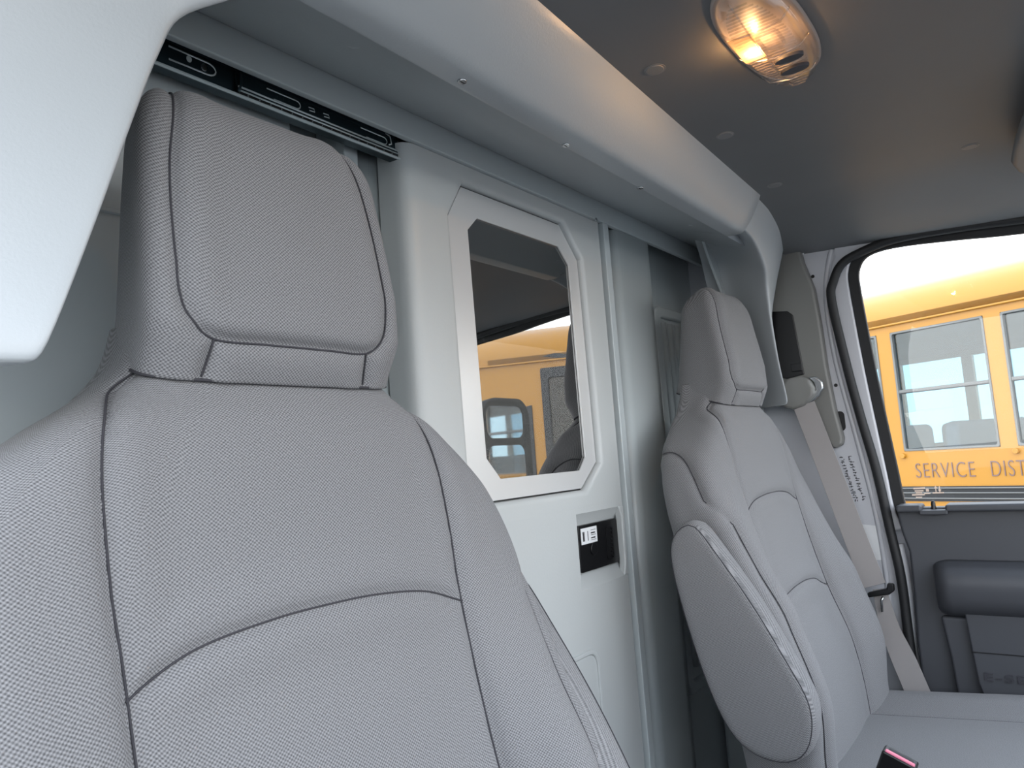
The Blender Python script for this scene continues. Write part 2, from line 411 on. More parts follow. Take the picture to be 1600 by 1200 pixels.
# ------------------------------------------------------------------ sliding door in the partition
door = None
O1 = [(0.78509, 0.39447), (1.04486, 0.39447), (1.09778, 0.33867), (1.10548, -0.01539), (1.04871, -0.05869), (0.80626, -0.05869), (0.75623, -0.01155), (0.74949, 0.33963)]
def grow(poly, d):
    cx = sum(p[0] for p in poly) / len(poly); cy = sum(p[1] for p in poly) / len(poly); out = []
    n = len(poly)
    for i in range(n):
        p0, p1, p2 = (np.array(poly[k % n]) for k in (i - 1, i, i + 1))
        e1 = (p1 - p0) / np.linalg.norm(p1 - p0); e2 = (p2 - p1) / np.linalg.norm(p2 - p1)
        n1 = np.array([-e1[1], e1[0]]); n2 = np.array([-e2[1], e2[0]])
        if n1 @ (p1 - np.array([cx, cy])) < 0: n1, n2 = -n1, -n2
        b = (n1 + n2) / np.linalg.norm(n1 + n2)
        out.append(tuple(p1 + b * d / max(0.3, b @ n1)))
    return out
# door skin = four-sided band from door edge to the window opening, plus lower field with a latch pocket
DX0, DX1, DZ0, DZ1 = 0.66579, 1.16802, -0.91402, 0.41997
def door_skin():
    bm = bmesh.new()
    yf, yb = YP, YP + 0.01155
    # ring levels around the opening: flat skin -> rounded roll -> pocket wall
    lv = [(0.00962, yf), (0.00577, yf + 0.00058), (0.00289, yf + 0.00212), (0.00077, yf + 0.00481), (0.0, yf + 0.01155)]
    rings = []
    for d, y in lv:
        rings.append([bm.verts.new((u, y, v)) for u, v in grow(O1, d)])
    for a, b in zip(rings[:-1], rings[1:]):
        for i in range(8):
            bm.faces.new((a[i], a[(i + 1) % 8], b[(i + 1) % 8], b[i]))
    # rectangular frame round it
    R0 = [bm.verts.new((x, yf, z)) for x, z in ((DX0 + 0.02117, DZ1), (DX1 - 0.00289, DZ1), (DX1 - 0.00289, -0.08659), (DX0 + 0.02117, -0.08659))]
    a = rings[0]
    bm.faces.new((R0[0], R0[1], a[1], a[0])); bm.faces.new((R0[1], a[2], a[1])); bm.faces.new((R0[1], R0[2], a[3], a[2])); bm.faces.new((R0[2], a[4], a[3]))
    bm.faces.new((R0[2], R0[3], a[5], a[4])); bm.faces.new((R0[3], a[6], a[5])); bm.faces.new((R0[3], R0[0], a[7], a[6])); bm.faces.new((R0[0], a[0], a[7]))
    # rounded left edge rolling back
    col = [(DX0 + 0.02117, yf), (DX0 + 0.01155, yf + 0.00144), (DX0 + 0.00481, yf + 0.00577), (DX0 + 0.00096, yf + 0.01251), (DX0, yf + 0.02117), (DX0, yf + 0.04811)]
    top = [R0[0]] + [bm.verts.new((x, y, DZ1)) for x, y in col[1:]]
    mid = [R0[3]] + [bm.verts.new((x, y, -0.08659)) for x, y in col[1:]]
    bot = [bm.verts.new((x, y, DZ0)) for x, y in col]
    for k in range(5):
        bm.faces.new((top[k], top[k + 1], mid[k + 1], mid[k])); bm.faces.new((mid[k], mid[k + 1], bot[k + 1], bot[k]))
    # lower field with a pocket for the latch, open towards the right edge
    px0, px1, pz0, pz1 = 1.01023, DX1 - 0.00289, -0.21359, -0.09429
    g = {}
    for i, x in enumerate((DX0 + 0.02117, px0, px1)):
        for j, z in enumerate((-0.08659, pz1, pz0, DZ0)):
            if i == 0 and j == 0: g[i, j] = R0[3]
            elif i == 2 and j == 0: g[i, j] = R0[2]
            elif i == 0 and j == 3: g[i, j] = bot[0]
            else: g[i, j] = bm.verts.new((x, yf, z))
    for i in range(2):
        for j in range(3):
            if (i, j) == (1, 1): continue
            bm.faces.new((g[i, j], g[i + 1, j], g[i + 1, j + 1], g[i, j + 1]))
    dp = 0.01924
    pk = [bm.verts.new(v) for v in ((px0 + 0.01155, yf + dp, pz1 - 0.02309), (px1, yf + dp, pz1 - 0.02309), (px1, yf + dp, pz0 + 0.02117), (px0 + 0.01155, yf + dp, pz0 + 0.02117))]
    rim = [g[1, 1], g[2, 1], g[2, 2], g[1, 2]]
    bm.faces.new((rim[0], rim[1], pk[1], pk[0])); bm.faces.new((rim[3], rim[0], pk[0], pk[3])); bm.faces.new((rim[2], rim[3], pk[3], pk[2])); bm.faces.new(pk)
    # right and top edges turned back
    re = [R0[1], R0[2], g[2, 1]]; rb = [bm.verts.new((v.co.x, yf + 0.02886, v.co.z)) for v in re]
    for k in range(2): bm.faces.new((re[k], re[k + 1], rb[k + 1], rb[k]))
    re = [g[2, 2], g[2, 3]]; rb = [bm.verts.new((v.co.x, yf + 0.02886, v.co.z)) for v in re]
    bm.faces.new((re[0], re[1], rb[1], rb[0]))
    tb = [bm.verts.new((v.co.x, yf + 0.04811, v.co.z)) for v in (R0[0], R0[1])]
    bm.faces.new((R0[0], R0[1], tb[1], tb[0]))
    bmesh.ops.recalc_face_normals(bm, faces=bm.faces)
    me = bpy.data.meshes.new('door_1'); bm.to_mesh(me); bm.free()
    return me
door = link('door_1', door_skin(), M_['skin'], smooth=True, bevel=0.00154, seg=2)
so = door.modifiers.new('thick', 'SOLIDIFY'); so.thickness = 0.00144; so.offset = 0
door.modifiers.move(1, 0)
struct(door, 'grey steel sliding door with an eight-sided window in the partition', 'door')
PL = grow(O1, -0.0032)
GL = [(0.81973, 0.35214), (1.0362, 0.35214), (1.06507, 0.32423), (1.06892, -0.00385), (1.04775, -0.02598), (0.8332, -0.02598), (0.80433, 0.00385), (0.79664, 0.33001)]
fr = framed('window_frame', PL, GL, 'y', YP + 0.00818, YP + 0.01106, M_['alu'], door, bevel=0.00058)
prism('pane', grow(GL, 0.00577), 'y', YP + 0.01135, YP + 0.01491, M_['privacy'], door)
framed('inner_backing', grow(O1, 0.01155), grow(O1, -0.01924), 'y', YP + 0.01174, YP + 0.01539, M_['black'], door)
# latch
lp = prism('latch_plate', rrect(1.02947, 1.15936, -0.1905, -0.11545, 0.00481), 'y', YP + 0.00962, YP + 0.01876, M_['black'], door, bevel=0.00096)
lab = box('label', (1.0362, 1.0872), (YP + 0.00885, YP + 0.00953), (-0.14624, -0.12027), M_['white'], lp)
for k, (x, w) in enumerate(((1.04102, 0.00289), (1.04486, 0.00154), (1.05641, 0.00154))):
    box('figure', (x, x + w), (YP + 0.00847, YP + 0.00885), (-0.14143, -0.12604), M_['ink'], lp)
for k in range(5):
    z = -0.12508 - 0.00404 * k
    box('print_line', (1.06699, 1.08239 - 0.00192 * (k % 2)), (YP + 0.00847, YP + 0.00885), (z - (0.00212 if k < 4 and k % 2 else 0.00077), z), M_['ink'], lp)
disc('lock_cylinder', (1.07277, -0.15683, YP + 0.00981), 'y', 0.01058, -0.00289, M_['black'], lp, n=24, bevel=0.00115)
framed('grip_slot', rrect(1.11606, 1.14011, -0.1828, -0.12508, 0.0077), rrect(1.11895, 1.13723, -0.17992, -0.12796, 0.00577), 'y', YP + 0.00818, YP + 0.00981, M_['black'], lp)
for k in range(7):
    box('grip_rib', (1.13145, 1.13627), (YP + 0.00818, YP + 0.00981), (-0.17703 + 0.00693 * k, -0.17511 + 0.00693 * k), M_['black'], lp)
# edge lip beside the pocket
prism('edge_lip', [(1.1507, -0.09429), (1.16802, -0.09429), (1.16802, -0.21359), (1.1507, -0.21359), (1.15839, -0.19242), (1.15839, -0.11353)], 'y', YP - 0.00192, YP + 0.01155, M_['skin'], door, bevel=0.00289)
framed('embossed_panel', rrect(0.7697, 1.04486, -0.8178, -0.30595, 0.02694), rrect(0.77739, 1.03717, -0.81011, -0.31365, 0.02117), 'y', YP - 0.00385, YP + 0.00385, M_['skin'], door, bevel=0.00289, seg=3)

# ------------------------------------------------------------------ telescopic slide above the driver headrest
tr = empty('telescopic_slide', (0.5003, 0.66386, 0.38966), 'dark zinc telescopic door slide above the driver headrest, under the header rail', 'rail')
x0, x1 = 0.19242, 0.67348
tp = [(0.68503, 0.41708), (0.65039, 0.41708), (0.64847, 0.41467), (0.64847, 0.40986), (0.65617, 0.4089), (0.66386, 0.40794), (0.66386, 0.39639), (0.65617, 0.39543), (0.64847, 0.39447), (0.64847, 0.38966), (0.65039, 0.38725), (0.68503, 0.38725)]
loft('outer_channel', [[(x, y, z) for y, z in [(0.68503, 0.41948), (0.64655, 0.41948), (0.64655, 0.41708), (0.66386, 0.41612), (0.66771, 0.41371), (0.66771, 0.39303), (0.66386, 0.39062), (0.64655, 0.38966), (0.64655, 0.38725), (0.68503, 0.38725)]] for x in (x0, x1)], M_['track'], tr, smooth=False)
box('upper_lip', (x0, x1), (0.6427, 0.64847), (0.41804, 0.42045), M_['black'], tr)
box('lower_lip', (x0, x1), (0.6427, 0.65039), (0.38677, 0.38918), M_['tracklite'], tr, bevel=0.00058)
s0, s1 = 0.43488, 0.66771
loft('inner_slide', [[(x, y, z) for y, z in [(0.66386, 0.41516), (0.65136, 0.41516), (0.64943, 0.41275), (0.65136, 0.41034), (0.65809, 0.40938), (0.65809, 0.39784), (0.65136, 0.39687), (0.64943, 0.39447), (0.65136, 0.39206), (0.66386, 0.39206)]] for x in (s0, s1)], M_['track'], tr, smooth=False)
for z, mname in ((0.41198, 'track'), (0.41419, 'track'), (0.39697, 'tracklite'), (0.3937, 'tracklite')):
    tube('slide_rail', [(s0, 0.64991, z), (s1, 0.64991, z)], 0.00096, M_[mname], tr, n=8)
cg = box('ball_cage', (s0, s1), (0.64895, 0.65232), (0.38985, 0.39274), M_['black'], tr)
for k in range(16):
    x = s0 + 0.01155 + 0.01395 * k
    disc('ball', (x, 0.39129, 0.64914), 'y', 0.00087, -0.00058, M_['chrome'], cg, n=8)
tube('end_lip', [(s0, 0.64847, 0.41516), (s0 + 0.00385, 0.65039, 0.40794), (s0 + 0.00385, 0.65039, 0.39928), (s0, 0.64847, 0.39206)], 0.00154, M_['track'], tr)
# stop tongue with its rivet
tube('stop_tongue', [(0.36368, 0.66627, 0.41034)] + [(0.40409 + 0.00962 * math.sin(a), 0.66627, 0.40457 + 0.00529 * math.cos(a)) for a in np.linspace(0, math.pi, 9)] + [(0.36368, 0.66627, 0.39928)], 0.00087, M_['tracklite'], tr, n=6)
disc('rivet', (0.40072, 0.40457, 0.66723), 'y', 0.00346, -0.00192, M_['chrome'], tr, n=14, bevel=0.00077)
disc('pin_hole', (0.38485, 0.4065, 0.66723), 'y', 0.00289, -0.00077, M_['tracklite'], tr, n=14)
for xc in (0.49549, 0.63019):
    tube('slot_edge', [(xc - 0.02309, 0.65761, 0.40746)] + [(xc + 0.01539 + 0.00577 * math.sin(a), 0.65761, 0.40361 + 0.00385 * math.cos(a)) for a in np.linspace(0, math.pi, 7)] + [(xc - 0.01443, 0.65761, 0.39976)], 0.00067, M_['tracklite'], tr, n=6)
    for dx in (-0.0077, 0.0, 0.0077): disc('rivet', (xc + dx, 0.40265, 0.65828), 'y', 0.00231, -0.00115, M_['track'], tr, n=12)
for xc in (0.53205, 0.55322):
    tube('punched_tab', [(xc - 0.00385, 0.65761, 0.40602), (xc + 0.00385, 0.65761, 0.4065), (xc + 0.00481, 0.65761, 0.40361), (xc - 0.00289, 0.65761, 0.40313)], 0.00058, M_['tracklite'], tr, n=6)
tube('release_clip', [(0.64655, 0.65039, 0.41131), (0.65424, 0.64943, 0.40986), (0.65617, 0.64943, 0.40169), (0.65136, 0.65039, 0.39976)], 0.00096, M_['tracklite'], tr, n=6)

for o in list(bpy.data.objects):                     # the slide is a flat section, 14 mm deep
    if o.parent and (o.parent == tr or o.parent == cg):
        for v in o.data.vertices: v.co.y = 0.645 + (v.co.y - 0.6466) * 0.38; v.co.z = 0.397 + (v.co.z - 0.3872) * 1.22

# ------------------------------------------------------------------ seats
BZ = [-0.62, -0.49, -0.395, -0.28, -0.2, -0.1, -0.05, 0.0, 0.04, 0.07, 0.12]
yf = curve1(BZ, [0.352, 0.359, 0.375, 0.413, 0.431, 0.449, 0.456, 0.463, 0.471, 0.486, 0.500])
bol = curve1(BZ, [0.03, 0.035, 0.052, 0.056, 0.036, 0.014, 0.007, 0.003, 0.0, 0.0, 0.0])
yb = curve1(BZ, [0.47, 0.485, 0.505, 0.535, 0.555, 0.575, 0.580, 0.582, 0.582, 0.580, 0.575])
wf = curve1([-0.62, -0.49, -0.3, -0.15, -0.08, -0.03, 0.01, 0.04, 0.065, 0.09, 0.12], [0.245, 0.255, 0.262, 0.260, 0.254, 0.238, 0.205, 0.166, 0.128, 0.108, 0.100])
def superloop(w, front, back, n, expo, dep=0.06):
    """closed cross-section, resampled evenly; starts at the middle of the back"""
    t = np.linspace(0, 2 * np.pi, 1600, endpoint=False) + np.pi / 2
    c, s = np.cos(t), np.sin(t)
    a = w * np.sign(c) * np.abs(c) ** (2 / expo); g = np.abs(s) ** (2 / expo)
    fr_ = front(a); ym = np.minimum(front(np.array([w]))[0] + dep, back - 0.03)
    y = np.where(s < 0, ym - (ym - fr_) * g, ym + (back - ym) * g)
    P = np.stack([a, y], 1); d = np.linalg.norm(np.diff(np.vstack([P, P[:1]]), axis=0), axis=1); cum = np.concatenate([[0], np.cumsum(d)])
    tt = np.linspace(0, cum[-1], n, endpoint=False); PP = np.vstack([P, P[:1]])
    return np.stack([np.interp(tt, cum, PP[:, 0]), np.interp(tt, cum, PP[:, 1])], 1), cum[-1]

def grid_mesh(name, rings, groove=None, lens=None):
    """rings: (nz, n, 3) closed around; grooves pressed in along polylines"""
    A = np.array(rings); nz, n, _ = A.shape
    du = np.roll(A, -1, 1) - np.roll(A, 1, 1); dv = np.gradient(A, axis=0)
    N = np.cross(du, dv); N /= np.linalg.norm(N, axis=2, keepdims=True) + 1e-9
    ctr = A.mean(axis=1, keepdims=True); sgn = np.sign(np.sum(N * (A - ctr), axis=2)).mean(); N *= 1 if sgn > 0 else -1
    if groove:
        S = np.concatenate([np.array(g) for g in groove]); flat = A.reshape(-1, 3); D = np.full(len(flat), 9.0)
        for i in range(0, len(S), 64):
            dd = np.linalg.norm(flat[:, None, :] - S[None, i:i + 64, :], axis=2).min(axis=1); D = np.minimum(D, dd)
        h = 0.0042 * np.exp(-(D / 0.0048) ** 2) - 0.0022 * np.exp(-((D - 0.018) / 0.014) ** 2)
        A = A - N * h.reshape(nz, n, 1)
    V = A.reshape(-1, 3); Fc = []
    idx = np.arange(nz * n).reshape(nz, n)
    q = np.stack([idx[:-1], np.roll(idx, -1, 1)[:-1], np.roll(idx, -1, 1)[1:], idx[1:]], -1).reshape(-1, 4)
    Fc = q.tolist() + [idx[0].tolist()[::-1], idx[-1].tolist()]
    me = bpy.data.meshes.new(name); me.from_pydata(V.tolist(), [], Fc)
    # UV in metres: arc length around from the front middle, height along the surface
    seg = np.linalg.norm(np.roll(A, -1, 1) - A, axis=2); u = np.cumsum(seg, axis=1) - seg; u = u - seg.sum(axis=1, keepdims=True) / 2
    mid = A[:, n // 2]; vv = np.concatenate([[0], np.cumsum(np.linalg.norm(np.diff(mid, axis=0), axis=1))])
    dcol = np.linalg.norm(np.diff(A, axis=0), axis=2); dcol = np.minimum(dcol, 4 * np.median(dcol))
    VV = np.vstack([np.zeros((1, n)), np.cumsum(dcol, axis=0)]).reshape(-1); U = u.reshape(-1)
    uvl = me.uv_layers.new(name='UVMap'); li = np.empty(len(me.loops), int); me.loops.foreach_get('vertex_index', li)
    uvs = np.stack([U[li], VV[li]], 1)
    # close the wrap at the back
    uvl.data.foreach_set('uv', uvs.astype(np.float32).reshape(-1))
    return me

def fix_normals(me):
    bm = bmesh.new(); bm.from_mesh(me); bmesh.ops.recalc_face_normals(bm, faces=bm.faces); bm.to_mesh(me); bm.free()

def bvh_of(rings):
    A = np.array(rings); nz, n, _ = A.shape; idx = np.arange(nz * n).reshape(nz, n)
    q = np.stack([idx[:-1], np.roll(idx, -1, 1)[:-1], np.roll(idx, -1, 1)[1:], idx[1:]], -1).reshape(-1, 4)
    return BVHTree.FromPolygons([Vector(v) for v in A.reshape(-1, 3)], q.tolist())

def project(bvh, path, direction=(0, 1, 0), n=10):
    out = []
    d = Vector(direction)
    for p in smoothpath(path, n):
        o = Vector(p) - d * 0.6
        hit = bvh.ray_cast(o, d)
        if hit[0] is not None: out.append(tuple(hit[0]))
    return out

# backrest
zz = np.concatenate([np.linspace(-0.62, -0.2, 130), np.linspace(-0.197, 0.118, 115)])
rings = []
for z in zz:
    w = float(wf(z)); f0 = float(yf(z)); b0 = float(bol(z))
    def front(a):
        t = np.clip((np.abs(a) - 0.125) / 0.085, 0, 1); return f0 - b0 * t * t * (3 - 2 * t) - 0.006 * (1 - np.clip(np.abs(a) / 0.14, 0, 1) ** 2)
    P, _ = superloop(w, front, float(yb(z)), 300, 4.2 + 8 * max(0, z))
    rings.append([(p[0], p[1], z) for p in P])
# round the bottom in
bb = bvh_of(rings)
vseam = lambda s: project(bb, [(s * 0.108, 0, 0.080), (s * 0.128, 0, 0.062), (s * 0.142, 0, 0.038), (s * 0.149, 0, 0.0), (s * 0.150, 0, -0.06), (s * 0.147, 0, -0.12), (s * 0.145, 0, -0.28), (s * 0.146, 0, -0.42), (s * 0.148, 0, -0.58)])
hseam1 = project(bb, [(-0.148, 0, -0.122), (-0.105, 0, -0.104), (-0.05, 0, -0.097), (0.0, 0, -0.096), (0.05, 0, -0.098), (0.105, 0, -0.106), (0.148, 0, -0.122)])
hseam2 = project(bb, [(-0.145, 0, -0.29), (-0.105, 0, -0.272), (-0.05, 0, -0.264), (0.0, 0, -0.262), (0.05, 0, -0.264), (0.105, 0, -0.272), (0.145, 0, -0.29)])
def side_seam(s):
    pts = [(s * 0.6, 0.565, -0.010), (s * 0.6, 0.54, -0.008), (s * 0.6, 0.515, -0.022), (s * 0.6, 0.495, -0.052), (s * 0.6, 0.478, -0.09)]
    o = project(bb, pts, (-s, 0, 0))
    o2 = project(bb, [(s * 0.238, 0, -0.13), (s * 0.236, 0, -0.2), (s * 0.234, 0, -0.32), (s * 0.232, 0, -0.45), (s * 0.225, 0, -0.6)])
    return o + o2
seams_b = [vseam(-1), vseam(1), hseam1, hseam2, side_seam(-1), side_seam(1)]
def dense(path, step=0.002):
    out = []
    for a, b in zip(path[:-1], path[1:]):
        a, b = np.array(a), np.array(b); k = max(1, int(np.linalg.norm(b - a) / step))
        out += [a + (b - a) * i / k for i in range(k)]
    return out
back_me = grid_mesh('backrest', rings, [dense(s) for s in seams_b]); fix_normals(back_me)

# headrest: bottom edge lower at the front than at the back
hz = np.concatenate([np.linspace(0.0, 0.80, 80), 0.80 + 0.20 * np.sin(np.linspace(0, 1, 40)[1:] * np.pi / 2)])
HT, HBT = 0.303, 0.070
hr = []
hw = curve1([0, .25, .6, .8, 1.0], [0.1180, 0.1180, 0.1160, 0.1130, 0.110])
for i, t in enumerate(hz):
    k = 1.0
    if t > 0.76:
        e = min(1.0, (t - 0.76) / 0.24); k = (max(0.0, 1 - e ** 2.6)) ** (1 / 2.4)
    k = max(k, 0.10)
    w = float(hw(t)); yfr = 0.477 - 0.016 * min(1, t / 0.18) + (0.026 * max(0, t - 0.35) / 0.65); ybk = 0.592 - 0.030 * t
    ym = (yfr + ybk) / 2
    def front(a): return yfr + 0.0 * a + 0.004 * (np.abs(a) / 0.11) ** 2
    P, _ = superloop(w, front, ybk, 220, 5.0, 0.034)
    kx = 1 - (1 - k) * 0.45; ring = []
    for p in P:
        y = ym + (p[1] - ym) * (k if k < 1 else 1)
        z = HBT + (HT - HBT) * t + (1 - min(1, t / 0.5)) * 0.034 * (y - 0.477) / 0.11
        z -= 0.030 * np.clip((y - 0.495) / 0.09, 0, 1) ** 1.7 * np.clip((t - 0.45) / 0.5, 0, 1)
        tp_ = 1 - 0.19 * np.clip((p[1] - yfr) / (ybk - yfr), 0, 1)
        ring.append((p[0] * kx * tp_ + 0.001, y, z))
    hr.append(ring)
hb = bvh_of(hr)
def hseam_panel():
    L_ = [(-0.079, 0, 0.291), (-0.085, 0, 0.27), (-0.092, 0, 0.235), (-0.0955, 0, 0.20), (-0.097, 0, 0.155), (-0.0955, 0, 0.130), (-0.089, 0, 0.113), (-0.071, 0, 0.0995), (-0.03, 0, 0.0985), (0.0, 0, 0.0985)]
    R2 = [(-x, y, z) for x, y, z in L_[::-1][1:]]
    return project(hb, L_ + R2)
front_panel = hseam_panel()
top_l = [project(hb, [(s * 0.0795, 0.502, 0.5), (s * 0.077, 0.51, 0.5), (s * 0.074, 0.53, 0.5), (s * 0.072, 0.55, 0.5)], (0, 0, -1)) for s in (-1, 1)]
drop = [project(hb, [(s * 0.071, 0, 0.0995), (s * 0.073, 0, 0.086), (s * 0.075, 0, 0.074)]) for s in (-1, 1)]
head_me = grid_mesh('headrest', hr, [dense(s) for s in [front_panel] + drop + top_l if len(s) > 1]); fix_normals(head_me)
hbase = [tuple(np.array(p) * np.array([1, 1, 1])) for p in hr[0]]

# armrest outline (y, z), seen from the inboard side
ARM_PX = [(1075, 816), (1058, 826), (1045, 845), (1046, 875), (1056, 919), (1072, 975), (1090, 1031), (1107, 1078), (1124, 1117), (1142, 1148), (1161, 1170), (1190, 1188), (1225, 1196), (1250, 1190), (1264, 1172), (1271, 1140), (1267, 1096), (1240, 1057), (1213, 1008), (1187, 964), (1155, 915), (1124, 874), (1100, 840), (1088, 824)]
XA = 1.097
arm = [at(p, 'x', XA) for p in ARM_PX]; arm = [(float(p[1]), float(p[2])) for p in arm]
def armrest_mesh():
    n = len(arm); cy = sum(p[0] for p in arm) / n; cz = sum(p[1] for p in arm) / n
    pts = smoothpath([(*p, 0) for p in arm] + [(*arm[0], 0)], 4)[:-1]; pts = np.array([(p[0], p[1]) for p in pts])
    for _ in range(14): pts = 0.5 * pts + 0.25 * (np.roll(pts, 1, 0) + np.roll(pts, -1, 0))
    dd = np.linalg.norm(np.roll(pts, -1, 0) - pts, axis=1); cum = np.concatenate([[0], np.cumsum(dd)]); pc = np.vstack([pts, pts[:1]])
    tt = np.linspace(0, cum[-1], 72, endpoint=False); pts = [(float(np.interp(t, cum, pc[:, 0])), float(np.interp(t, cum, pc[:, 1]))) for t in tt]
    rings = []
    sh = [(-0.0262, -0.012), (-0.0255, -0.005), (-0.0235, -0.0012), (-0.0215, 0.0), (-0.016, 0.003), (0.0, 0.005), (0.016, 0.003), (0.0215, 0.0), (0.0235, -0.0012), (0.0255, -0.005), (0.0262, -0.012)]
    for dx, g in sh:
        rings.append([(dx, u, v) for u, v in grow(pts, g)])
    V = [p for r in rings for p in r]; m = len(pts); Fc = []
    for i in range(len(rings) - 1):
        for j in range(m): Fc.append((i * m + j, i * m + (j + 1) % m, (i + 1) * m + (j + 1) % m, (i + 1) * m + j))
    Fc += [tuple(range(m)), tuple(range((len(rings) - 1) * m, len(rings) * m))]
    me = bpy.data.meshes.new('armrest'); me.from_pydata(V, [], Fc)
    uv = me.uv_layers.new(name='UVMap')
    for lp_ in me.loops:
        v = V[lp_.vertex_index]; uv.data[lp_.index].uv = (v[1] * 0.95 + v[2] * 0.31 + v[0] * 0.93, v[2] * 0.95 - v[1] * 0.31 + v[0] * 0.2)
    fix_normals(me)
    return me, [(-0.0230, u, v) for u, v in grow(pts, -0.0005)]
arm_me, arm_pipe = armrest_mesh()

# cushion
def cushion_rings():
    rs = []
    for t in np.linspace(0, 1, 60):
        y = -0.16 + 0.545 * t
        e = 1 - max(0, 0.10 - t) / 0.10; roll = 0.05 * (1 - math.sqrt(max(0, 1 - (1 - e) ** 2)))
        ztop = -0.487 - 0.045 * t - roll * 1.3; ring = []
        for s in np.linspace(-1, 1, 80):
            a = s * 0.275; ab = abs(a)
            b_ = 0.022 * np.clip((ab - 0.14) / 0.06, 0, 1) ** 1.5
            edge = 0.06 * (1 - math.sqrt(max(0, 1 - max(0, (ab - 0.215) / 0.06) ** 2)))
            gz = 0.004 * math.exp(-((ab - 0.150) / 0.005) ** 2)
            ring.append((a, y, ztop + b_ - edge - gz))
        for s in (1, 0.5, 0, -0.5, -1): ring.append((s * 0.262, y, -0.66))
        rs.append(ring)
    return rs
cr = cushion_rings()
cush_me = bpy.data.meshes.new('cushion')
_n = len(cr[0]); cV = [p for r in cr for p in r]
cF = [(i * _n + j, i * _n + (j + 1) % _n, (i + 1) * _n + (j + 1) % _n, (i + 1) * _n + j) for i in range(len(cr) - 1) for j in range(_n)] + [tuple(range(_n)), tuple(range((len(cr) - 1) * _n, len(cr) * _n))]
cush_me.from_pydata(cV, [], cF)
_uv = cush_me.uv_layers.new(name='UVMap')
for lp_ in cush_me.loops:
    v = cV[lp_.vertex_index]; _uv.data[lp_.index].uv = (v[0] + v[2] * 0.5, v[1])
fix_normals(cush_me)

def seam_obj(name, path, parent, r=0.0008, off=0.0):
    return tube(name, path, r, M_['seam'], parent, n=6)

def make_seat(cx, arm_side, label):
    z0 = -0.95
    e = empty('cab_seat', (cx, 0.2, z0), label, 'seat', 'cab seats')
    def put(name, me, m, parent=e, smooth=True):
        o = bpy.data.objects.new(name, me); COL.objects.link(o)
        if not me.materials: me.materials.append(m)
        me.polygons.foreach_set('use_smooth', [True] * len(me.polygons))
        o.location = (cx, 0, 0); adopt(o, parent); return o
    bk = put('backrest', back_me, M_['fabric']); hd = put('headrest', head_me, M_['fabric'])
    ar = put('armrest', arm_me, M_['fabric']); AO = 0.256 if arm_side > 0 else 1.411 - XA - 0.026
    ar.location.x += arm_side * AO
    cu = put('cushion', cush_me, M_['fabric'])
    cu.data.polygons.foreach_set('use_smooth', [True] * len(cu.data.polygons))
    def sink(path, d=(0, 0.0028, 0)):
        return [(p[0] + cx + d[0], p[1] + d[1], p[2] + d[2]) for p in path]
    for s in seams_b[:4]: seam_obj('seam', sink(s), bk)
    for k, s in ((-1, seams_b[4]), (1, seams_b[5])):
        seam_obj('seam', sink(s, (-k * 0.0015, 0.0015, 0)), bk)
    seam_obj('seam', sink(front_panel), hd)
    for s in drop: seam_obj('seam', sink(s), hd)
    for s in top_l:
        if len(s) > 1: seam_obj('seam', sink(s, (0, 0, -0.0025)), hd)
    tube('seam', [(p[0] * 1.0 + cx, p[1], p[2] + 0.0005) for p in hbase], 0.0012, M_['seam'], hd, n=6, closed=True)
    for side in (-1, 1):
        tube('piping', [(cx + arm_side * AO + side * 0.0230, p[1], p[2]) for p in arm_pipe], 0.0008, M_['seam'], ar, n=6, closed=True)
    for s in (-1, 1):
        tube('seam', [(cx + s * 0.150, -0.10 + 0.48 * t, -0.487 - 0.045 * (0.11 + 0.88 * t) - 0.003) for t in np.linspace(0, 1, 12)], 0.001, M_['seam'], cu, n=6)
    pd = box('pedestal', (cx - 0.21, cx + 0.21), (-0.10, 0.34), (z0, -0.66), M_['black'], e, bevel=0.02)
    box('hinge_cover', (cx - 0.262, cx - 0.235), (0.33, 0.46), (-0.70, -0.56), M_['black'], e, bevel=0.01)
    box('hinge_cover', (cx + 0.235, cx + 0.262), (0.33, 0.46), (-0.70, -0.56), M_['black'], e, bevel=0.01)
    return e
make_seat(0.361, 1, 'grey woven driver seat with tall headrest filling the left foreground')
make_seat(1.411, -1, 'grey woven passenger seat by the far door, folded armrest and cushion showing')

# ------------------------------------------------------------------ passenger side: pillar, pillar cover, seals
WX = 1.752
wallr = prism('wall_right', [(0.275, -0.95), (0.60, -0.95), (0.78, -0.95), (0.78, 0.49), (0.345, 0.49), (0.345, 0.43), (0.352, 0.34), (0.362, 0.20), (0.345, 0.05), (0.322, -0.10), (0.305, -0.25), (0.296, -0.45)], 'x', WX, WX + 0.02, M_['paint'])
struct(wallr, 'silver white painted pillar sheet beside the passenger door opening', 'wall')
for p, r in (((1270, 432), 0.004), ((1306, 602), 0.004)):
    q = at(p, 'x', WX); disc('bolt_hole', (q[1], q[2], WX - 0.0008), 'x', r, 0.002, M_['black'], wallr, n=14)
for p, (a, b) in (((1287, 552), (0.006, 0.010)), ((1313, 658), (0.010, 0.022)), ((1273, 505), (0.004, 0.012))):
    q = at(p, 'x', WX); prism('clip_slot', rrect(q[1] - a, q[1] + a, q[2] - b, q[2] + b, a * 0.9), 'x', WX - 0.001, WX + 0.001, M_['black'], wallr)
# pressed step along the pillar edge
ridge = [at(p, 'x', WX) for p in ((1300, 388), (1293, 420), (1291, 470), (1305, 560), (1340, 690), (1368, 800), (1385, 900), (1395, 1000))]
tube('pressed_edge', [(WX + 0.002, p[1], p[2]) for p in smoothpath(ridge, 5)], 0.006, M_['paint'], wallr, n=10)
